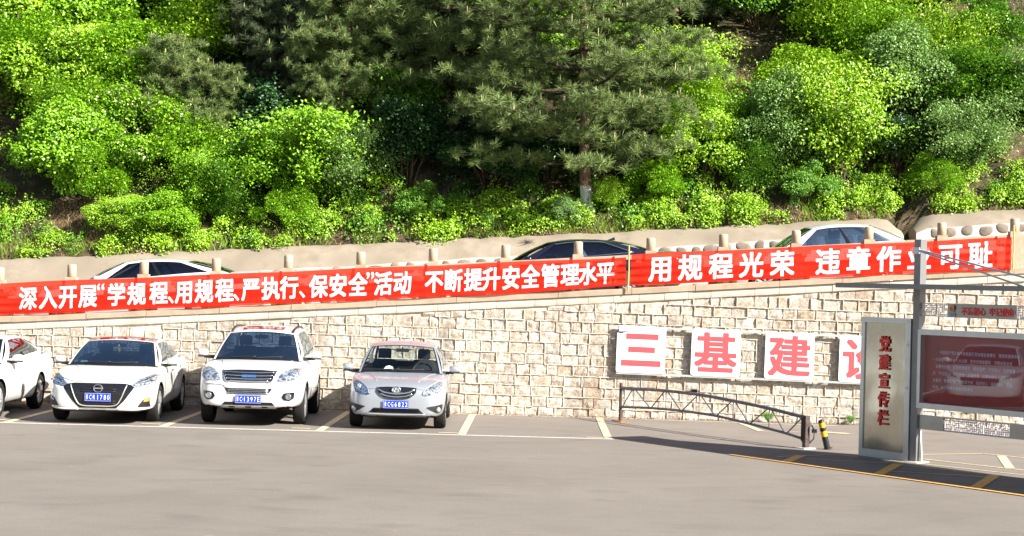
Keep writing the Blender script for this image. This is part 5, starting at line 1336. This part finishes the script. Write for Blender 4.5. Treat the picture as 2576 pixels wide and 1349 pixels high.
def plants():
    pine('big', 1.27, 42.45, 1.0, 0, 'big pine with white-washed trunk foot standing right behind the rubble wall')
    pine('mid', -2.15, 45.6, 1.25, 40, 'brownish green pine behind the deep dark gap beside the big pine')
    pine('mid', -4.6, 44.7, 0.78, 150, 'khaki pine above the large arching shrub')
    pine('shade', -7.0, 47.6, 1.05, 10, 'pine with shade-toned needles high on the slope, left of the ivy-green column')
    pine('shade', -6.3, 46.5, 0.72, 200, 'lower pine with shade-toned needles standing in the dark hollow')
    pine('young', -9.15, 45.3, 0.85, 70, 'young pine peeping over the flowering shrubs on the left')
    pine('young', -8.0, 44.6, 0.75, 110, 'small pine between the flowering shrub and the dark hollow')
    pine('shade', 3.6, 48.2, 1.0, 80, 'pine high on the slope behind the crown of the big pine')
    pine('mid', 0.2, 50.0, 1.0, 300, 'pine near the top edge of the picture above the dark gap')
    X = [
     # front row along the wall
     ('lime', 0, -9.7, 42.35, .55, .45, 0, 'low lime-green shrub spilling over the wall by the dry bank'),
     ('round', 0, -8.55, 42.3, .62, .50, 40, 'low round-leaved bright shrub nearest the wall on the left'),
     ('mid', 1, -7.35, 42.6, .70, .75, 90, 'mid-green shrub with bare brown twigs left of the arching shrub'),
     ('arch', 0, -5.55, 42.9, 1.15, 1.12, 10, 'large bright arching shrub, the biggest left of the big pine'),
     ('grey', 1, -4.35, 42.9, .85, .95, 60, 'pale twiggy shrub overlapping the right flank of the arching shrub'),
     ('round', 1, -5.7, 42.25, .50, .55, 200, 'small bright shrub under the arching shrub at the wall'),
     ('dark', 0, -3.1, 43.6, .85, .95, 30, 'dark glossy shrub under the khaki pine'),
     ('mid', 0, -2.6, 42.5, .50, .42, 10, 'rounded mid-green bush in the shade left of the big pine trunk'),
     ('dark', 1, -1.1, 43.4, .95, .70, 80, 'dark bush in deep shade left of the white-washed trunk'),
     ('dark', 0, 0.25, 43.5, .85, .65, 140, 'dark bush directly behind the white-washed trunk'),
     ('grey', 0, 0.72, 42.05, .30, .30, 10, 'little blue-green bush at the foot of the white-washed trunk'),
     ('lime', 1, 1.75, 42.3, .34, .42, 50, 'thin sunny bush just right of the white-washed trunk'),
     ('round', 1, 2.75, 42.6, .55, .50, 70, 'bright bush at the wall, second right of the big trunk'),
     ('lime', 0, 3.9, 43.1, .85, .85, 15, 'lime-green shrub under the right branches of the big pine'),
     ('mid', 1, 4.9, 42.6, .62, .62, 120, 'mid-green shrub with brown stems right of the lime one'),
     ('grey', 0, 5.75, 43.2, .85, 1.05, 45, 'grey-green pale shrub left of the tall lime shrub'),
     ('lime', 1, 7.15, 42.9, 1.15, 1.35, 0, 'tall lime-green shrub overhanging the drainage gap'),
     ('mid', 0, 6.4, 42.4, .48, .45, 0, 'low green shrub under the tall lime shrub'),
     ('round', 0, 9.25, 42.3, .42, .42, 120, 'small bright bush on top of the right rubble wall'),
     ('grey', 1, 10.1, 42.8, .95, .95, 30, 'grey-green shrub at the right edge above the rubble wall'),
     ('dark', 1, 8.5, 43.6, .70, .70, 30, 'dark shrub inside the drainage gap'),
     # second row
     ('round', 1, -11.2, 43.8, 1.05, .95, 15, 'bright round-leaved shrub cut by the left edge, lower one'),
     ('flower', 0, -9.6, 44.3, 1.10, 1.05, 60, 'shrub dotted with pale pink flowers on the left slope'),
     ('round', 0, -10.6, 43.2, .75, .75, 100, 'bright bushy shrub above the dry bank'),
     ('round', 1, -8.35, 43.9, .85, .85, 200, 'bright shrub right of the flowering one'),
     ('mid', 0, -6.9, 43.7, .75, .70, 20, 'mid-green shrub below the dark pine hollow'),
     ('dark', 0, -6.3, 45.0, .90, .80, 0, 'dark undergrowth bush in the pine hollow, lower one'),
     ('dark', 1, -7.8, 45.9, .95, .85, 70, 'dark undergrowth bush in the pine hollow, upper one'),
     ('mid', 1, -3.35, 44.7, .85, .95, 10, 'mid-green leafy shrub between the khaki pine and the dark gap'),
     ('arch', 1, -5.05, 45.7, .66, 2.15, 0, 'ivy-green upright column of bright leaves between the pines'),
     ('round', 1, -4.9, 46.6, .75, 2.0, 45, 'bright leafy top rising above the ivy-green column'),
     ('lime', 0, 3.3, 44.9, 1.05, 1.05, 90, 'sunlit lime shrub peeping out right of the big pine crown'),
     ('lime', 1, 3.7, 45.4, 1.0, 1.05, 10, 'broad lime-green shrub left of the brown bare patch'),
     ('mid', 1, 5.7, 44.6, .80, .60, 70, 'mid-green shrub below the brown bare patch'),
     ('grey', 1, 2.2, 44.5, .85, .85, 20, 'grey-green shrub half hidden by the big pine'),
     ('lime', 0, 6.9, 44.6, 1.15, 1.05, 150, 'dense sunny shrub behind the tall lime shrub'),
     ('grey', 0, 8.9, 44.7, 1.05, 1.05, 33, 'greyish shrub above the drainage gap'),
     ('mid', 0, 10.6, 44.6, 1.05, 1.0, 80, 'mid-green shrub at the right edge, second row'),
     # third row
     ('lime', 0, -12.0, 46.6, 1.25, 1.15, 10, 'bright sunny shrub on the upper left slope, at the edge'),
     ('round', 0, -10.6, 47.0, 1.25, 1.05, 70, 'dense bright shrub on the upper left slope, middle one'),
     ('lime', 1, -9.2, 47.8, 1.20, 1.15, 130, 'bright shrub on the upper left slope next to the dark pines'),
     ('round', 1, -11.6, 49.4, 1.4, 1.2, 0, 'bright shrub in the top left corner'),
     ('mid', 0, -9.4, 50.3, 1.3, 1.2, 30, 'mid-green shrub at the top, left of the dark pines'),
     ('dark', 0, -6.6, 49.4, 1.2, 1.1, 0, 'dark shrub at the top behind the dark pines'),
     ('mid', 1, -2.9, 48.3, 1.2, 1.2, 100, 'mid-green shrub high behind the brownish pine'),
     ('lime', 0, -0.7, 47.6, 1.1, 1.0, 20, 'sunny shrub high above the dark gap'),
     ('round', 0, 1.2, 47.2, 1.1, 1.0, 20, 'bright shrub glimpsed through the big pine crown'),
     ('mid', 0, 5.9, 48.9, 1.15, 1.1, 20, 'dark-topped green shrub above the brown bare patch'),
     ('lime', 1, 7.9, 47.0, 1.25, 1.25, 60, 'sunny feathery shrub high on the right slope'),
     ('lime', 0, 9.0, 48.9, 1.35, 1.2, 0, 'lime shrub at the top right, middle one'),
     ('mid', 1, 7.2, 50.2, 1.3, 1.3, 10, 'mid-green shrub at the top right of the big pine'),
     ('mid', 0, 11.3, 47.2, 1.0, .9, 200, 'mid-green shrub below the dark hollow at the right edge'),
     ('dark', 1, 10.9, 49.9, 1.1, 1.0, 45, 'dark shrub in the hollow at the top right corner'),
     ('lime', 0, -12.6, 51.5, 1.4, 1.3, 20, 'lime shrub along the top edge, far left'),
     ('round', 0, -10.4, 52.3, 1.4, 1.3, 80, 'bright leafy shrub along the top edge, left of the dark pines'),
     ('mid', 0, -8.0, 52.0, 1.3, 1.3, 160, 'green shrub along the top edge above the dark pines'),
     ('round', 1, -5.6, 51.6, 1.3, 1.3, 210, 'bright shrub along the top edge above the ivy-green column'),
     ('lime', 1, -3.2, 51.2, 1.3, 1.3, 15, 'sunny shrub along the top edge above the brownish pine'),
     ('lime', 0, 2.6, 51.0, 1.3, 1.3, 200, 'sunny shrub along the top edge beside the big pine top'),
     ('round', 0, 5.2, 52.0, 1.3, 1.3, 30, 'leafy shrub along the top edge, right of the big pine top'),
     ('lime', 1, 9.6, 52.2, 1.4, 1.4, 90, 'feathery lime shrub along the top edge, right part'),
     ('round', 1, 12.4, 52.2, 1.3, 1.3, 60, 'leafy shrub along the top edge, far right'),
     ('lime', 0, -14.2, 49.0, 1.5, 1.4, 20, 'lime shrub in the top left corner, outermost'),
     ('round', 1, -13.6, 46.8, 1.3, 1.2, 120, 'bright shrub at the left edge, halfway up the slope'),
     ('arch', 0, -11.7, 44.9, .95, .95, 100, 'bright arching shrub at the left edge above the flowering shrub'),
     ('arch', 1, -7.9, 42.9, .72, .80, 30, 'bright arching sprays between the round-leaved shrubs on the left'),
     ('arch', 0, -10.0, 46.0, 1.0, 1.0, 60, 'arching shrub behind the flowering shrub'),
     ('arch', 1, 5.0, 43.8, .80, .80, 200, 'arching bright shrub in the middle of the right slope'),
     ('arch', 0, 8.4, 46.0, 1.05, 1.1, 120, 'arching shrub above the tall lime shrub'),
     ('lime', 1, 10.2, 46.0, 1.0, 1.0, 180, 'feathery shrub left of the dark right-hand hollow'),
     ('mid', 1, 3.1, 43.7, .75, .75, 60, 'mid-green sprays just right of the big pine trunk'),
     ('grey', 1, 12.1, 44.2, 1.0, 1.0, 45, 'grey-green shrub just out of the right edge'),
    ]
    for k in X: shrub(*k)
    # weeds at the foot of the block wall
    for i, (x, y, s, lab) in enumerate(((4.62, 35.42, .125, 'green weed tuft at the wall foot under the truss barrier'), (6.22, 35.4, .13, 'small dry weed at the wall foot beside the steel pillar'), (-3.2, 35.45, .09, 'tiny weed at the wall foot between the SUV and the silver car'))):
        fo, st = KINDS[('mid', 'grey', 'mid')[i]][1]
        o = thing('weed', lab, 'weed', (x, y, 0.01), R(40*i), 'weeds at the wall foot'); o.scale = (s*1.2, s*0.8, s); obj('foliage', fo, o)
plants()

def ground_cover():
    rng = np.random.default_rng(77)
    def on_hill(n, x0, x1, y0, y1, keep=None):
        x = rng.uniform(x0, x1, n); y = rng.uniform(y0, y1, n); m = np.ones(n, bool)
        if keep: m = np.array([keep(a, b) for a, b in zip(x, y)])
        x, y = x[m], y[m]; z = np.array([hill_z(a, b) for a, b in zip(x, y)]); return np.stack([x, y, z], 1)
    bare = lambda a, b: not (((a-5.75)/1.15)**2+((b-47.0)/0.9)**2 < 1 or ((a+10.3)/0.95)**2+((b-42.6)/0.5)**2 < 1 or ((a-11.2)/0.8)**2+((b-48.3)/0.9)**2 < 1)
    # leafy undergrowth, knee- to waist-high, thinner in the shaded hollows
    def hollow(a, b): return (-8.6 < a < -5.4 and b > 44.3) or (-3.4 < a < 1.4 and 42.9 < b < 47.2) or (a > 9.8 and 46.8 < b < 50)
    def patchy(a, b): return bare(a, b) and mnoise.noise(Vector((a*0.9, b*0.9, 11))) > -0.32 and not 8.2 < a < 8.8
    def grow(P, k): return rng.uniform(0.0, 1.0, len(P))**0.7*np.array([(0.18+k*max(0, mnoise.noise(Vector((a*1.05, b*1.05, 41)))+0.25))*min(1, 0.55+(b-41.7)*0.6) for a, b, _ in P])
    def clumps(n, x0, x1, y0, y1, r0, r1, per, lsize, cond, m, nm, lab):
        C = on_hill(n, x0, x1, y0, y1, cond); parts = []
        for c in C:
            r = rng.uniform(r0, r1); k = int(per*(r/r1)**2); rr = np.array([r*rng.uniform(0.9, 1.5), r, r*rng.uniform(0.7, 1.3)])
            P, N = clump_points(rng, k, c+np.array([0, 0, r*0.18]), rr, 0.4); parts.append(leaves(rng, P, N, lsize*rng.uniform(0.8, 1.2)))
            for q in range(3):
                d = unit(np.array([[rng.normal()*0.8, rng.normal()*0.5-0.3, abs(rng.normal())+0.6]]))[0]; t = rng.uniform(0.4, 1.6, 12)
                parts.append(leaves(rng, c+np.array([0, 0, r*0.25])+d*(t*r)[:, None]+rng.normal(size=(12, 3))*0.03, rng.normal(size=(12, 3))*0.55+np.array([0.5, -0.4, 0.6]), lsize*0.9))
        V, F = cat(parts); tag(obj(nm, np_mesh(nm, V, F, [m])), lab, 'undergrowth', kind='stuff')
    sunny = lambda a, b: patchy(a, b) and not hollow(a, b)
    clumps(640, -19, 19, 42.6, 57.5, 0.25, 0.60, 700, 0.062, lambda a, b: sunny(a, b) and mnoise.noise(Vector((a*0.7, b*0.7, 61))) > -0.10, 'leaf_bright', 'bright_undergrowth', 'bright leafy undergrowth covering the sunny slope between the shrubs')
    clumps(560, -19, 19, 42.6, 57.5, 0.22, 0.55, 700, 0.058, lambda a, b: sunny(a, b) and mnoise.noise(Vector((a*0.7, b*0.7, 61))) < 0.06, 'leaf_lime', 'lime_undergrowth', 'yellow-green leafy undergrowth in patches on the sunny slope')
    clumps(530, -19, 19, 41.66, 42.9, 0.14, 0.36, 420, 0.056, lambda a, b: bare(a, b) and not 8.2 < a < 8.8 and mnoise.noise(Vector((a*1.2, b, 91))) > -0.22, 'leaf_lime', 'verge_plants', 'low sunny leafy plants crowding the verge above the rubble wall')
    clumps(180, -19, 19, 41.8, 43.2, 0.16, 0.40, 440, 0.056, lambda a, b: bare(a, b) and not 8.2 < a < 8.8 and mnoise.noise(Vector((a*1.2, b, 91))) < 0.05, 'leaf_mid', 'green_verge_plants', 'mid-green low leafy plants on the verge above the rubble wall')
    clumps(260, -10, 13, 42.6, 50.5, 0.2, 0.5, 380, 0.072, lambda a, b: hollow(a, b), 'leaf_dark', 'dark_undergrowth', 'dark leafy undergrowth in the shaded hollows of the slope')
    # grass along the wall top, dry and green
    def blades(P, h, w, lean):
        n = len(P); d = rng.normal(size=(n, 3))*lean; d[:, 2] = 1; d = unit(d); L = (h*rng.uniform(0.5, 1.3, n))[:, None]; B = unit(np.cross(d, rng.normal(size=(n, 3))))*w
        mid = P+d*L*0.55; tip = P+d*L+rng.normal(size=(n, 3))*L*0.25*np.array([1, 1, 0.3]); V = np.stack([P-B, P+B, mid+B*0.7, tip, mid-B*0.7], 1).reshape(-1, 3); i = np.arange(n)*5
        return V, np.concatenate([np.stack([i, i+1, i+2], 1), np.stack([i, i+2, i+4], 1), np.stack([i+4, i+2, i+3], 1)])
    P = on_hill(8000, -14, 14, 41.62, 42.4, lambda a, b: not 8.2 < a < 9.1 and mnoise.noise(Vector((a*1.3, b, 3))) > -0.12); V, F = blades(P, 0.22, 0.009, 0.45)
    tag(obj('grass', np_mesh('grass', V, F, ['grass'])), 'fresh green grass fringe along the top of the rubble wall', 'grass', kind='stuff')
    P = np.concatenate([on_hill(5500, -14, 14, 41.62, 42.15, lambda a, b: mnoise.noise(Vector((a*1.1, 7, 3))) > -0.05), on_hill(3500, -11.5, -9.2, 42.0, 43.2), on_hill(1800, 4.4, 7.0, 46, 48), on_hill(1500, 10.2, 12.2, 47.2, 49.4), on_hill(1200, -4.2, -2.8, 42.0, 42.9)]); V, F = blades(P, 0.17, 0.006, 0.6)
    tag(obj('dry_grass', np_mesh('dry_grass', V, F, ['dry'])), 'dry straw-coloured grass on bare banks and along the wall top', 'grass', kind='stuff')
    # litter and grit blown against the foot of the block wall
    n = 2600; x = rng.uniform(-12, 7.5, n); y = 35.54-np.abs(rng.normal(size=n))*0.10-0.02; P = np.stack([x, y, rng.uniform(0.006, 0.03, n)], 1)
    k = np.array([mnoise.noise(Vector((a*0.8, 5, 2))) for a in x]) > -0.25; P = P[k]; V, F = leaves(rng, P, rng.normal(size=P.shape)*0.5+np.array([0, 0, 1.0]), 0.035)
    tag(obj('litter', np_mesh('litter', V, F, ['dry'])), 'dry leaf litter and grit along the foot of the block wall', 'litter', kind='stuff')
    # dead twigs
    P = on_hill(2600, -13, 13, 42.0, 50, lambda a, b: mnoise.noise(Vector((a*0.8, b*0.8, 23))) > 0.12); V, F = blades(P, 0.55, 0.006, 0.9)
    tag(obj('dead_twigs', np_mesh('dead_twigs', V, F, ['bark'])), 'tangled dead brown twigs among the shrubs', 'twigs', kind='stuff')
ground_cover()
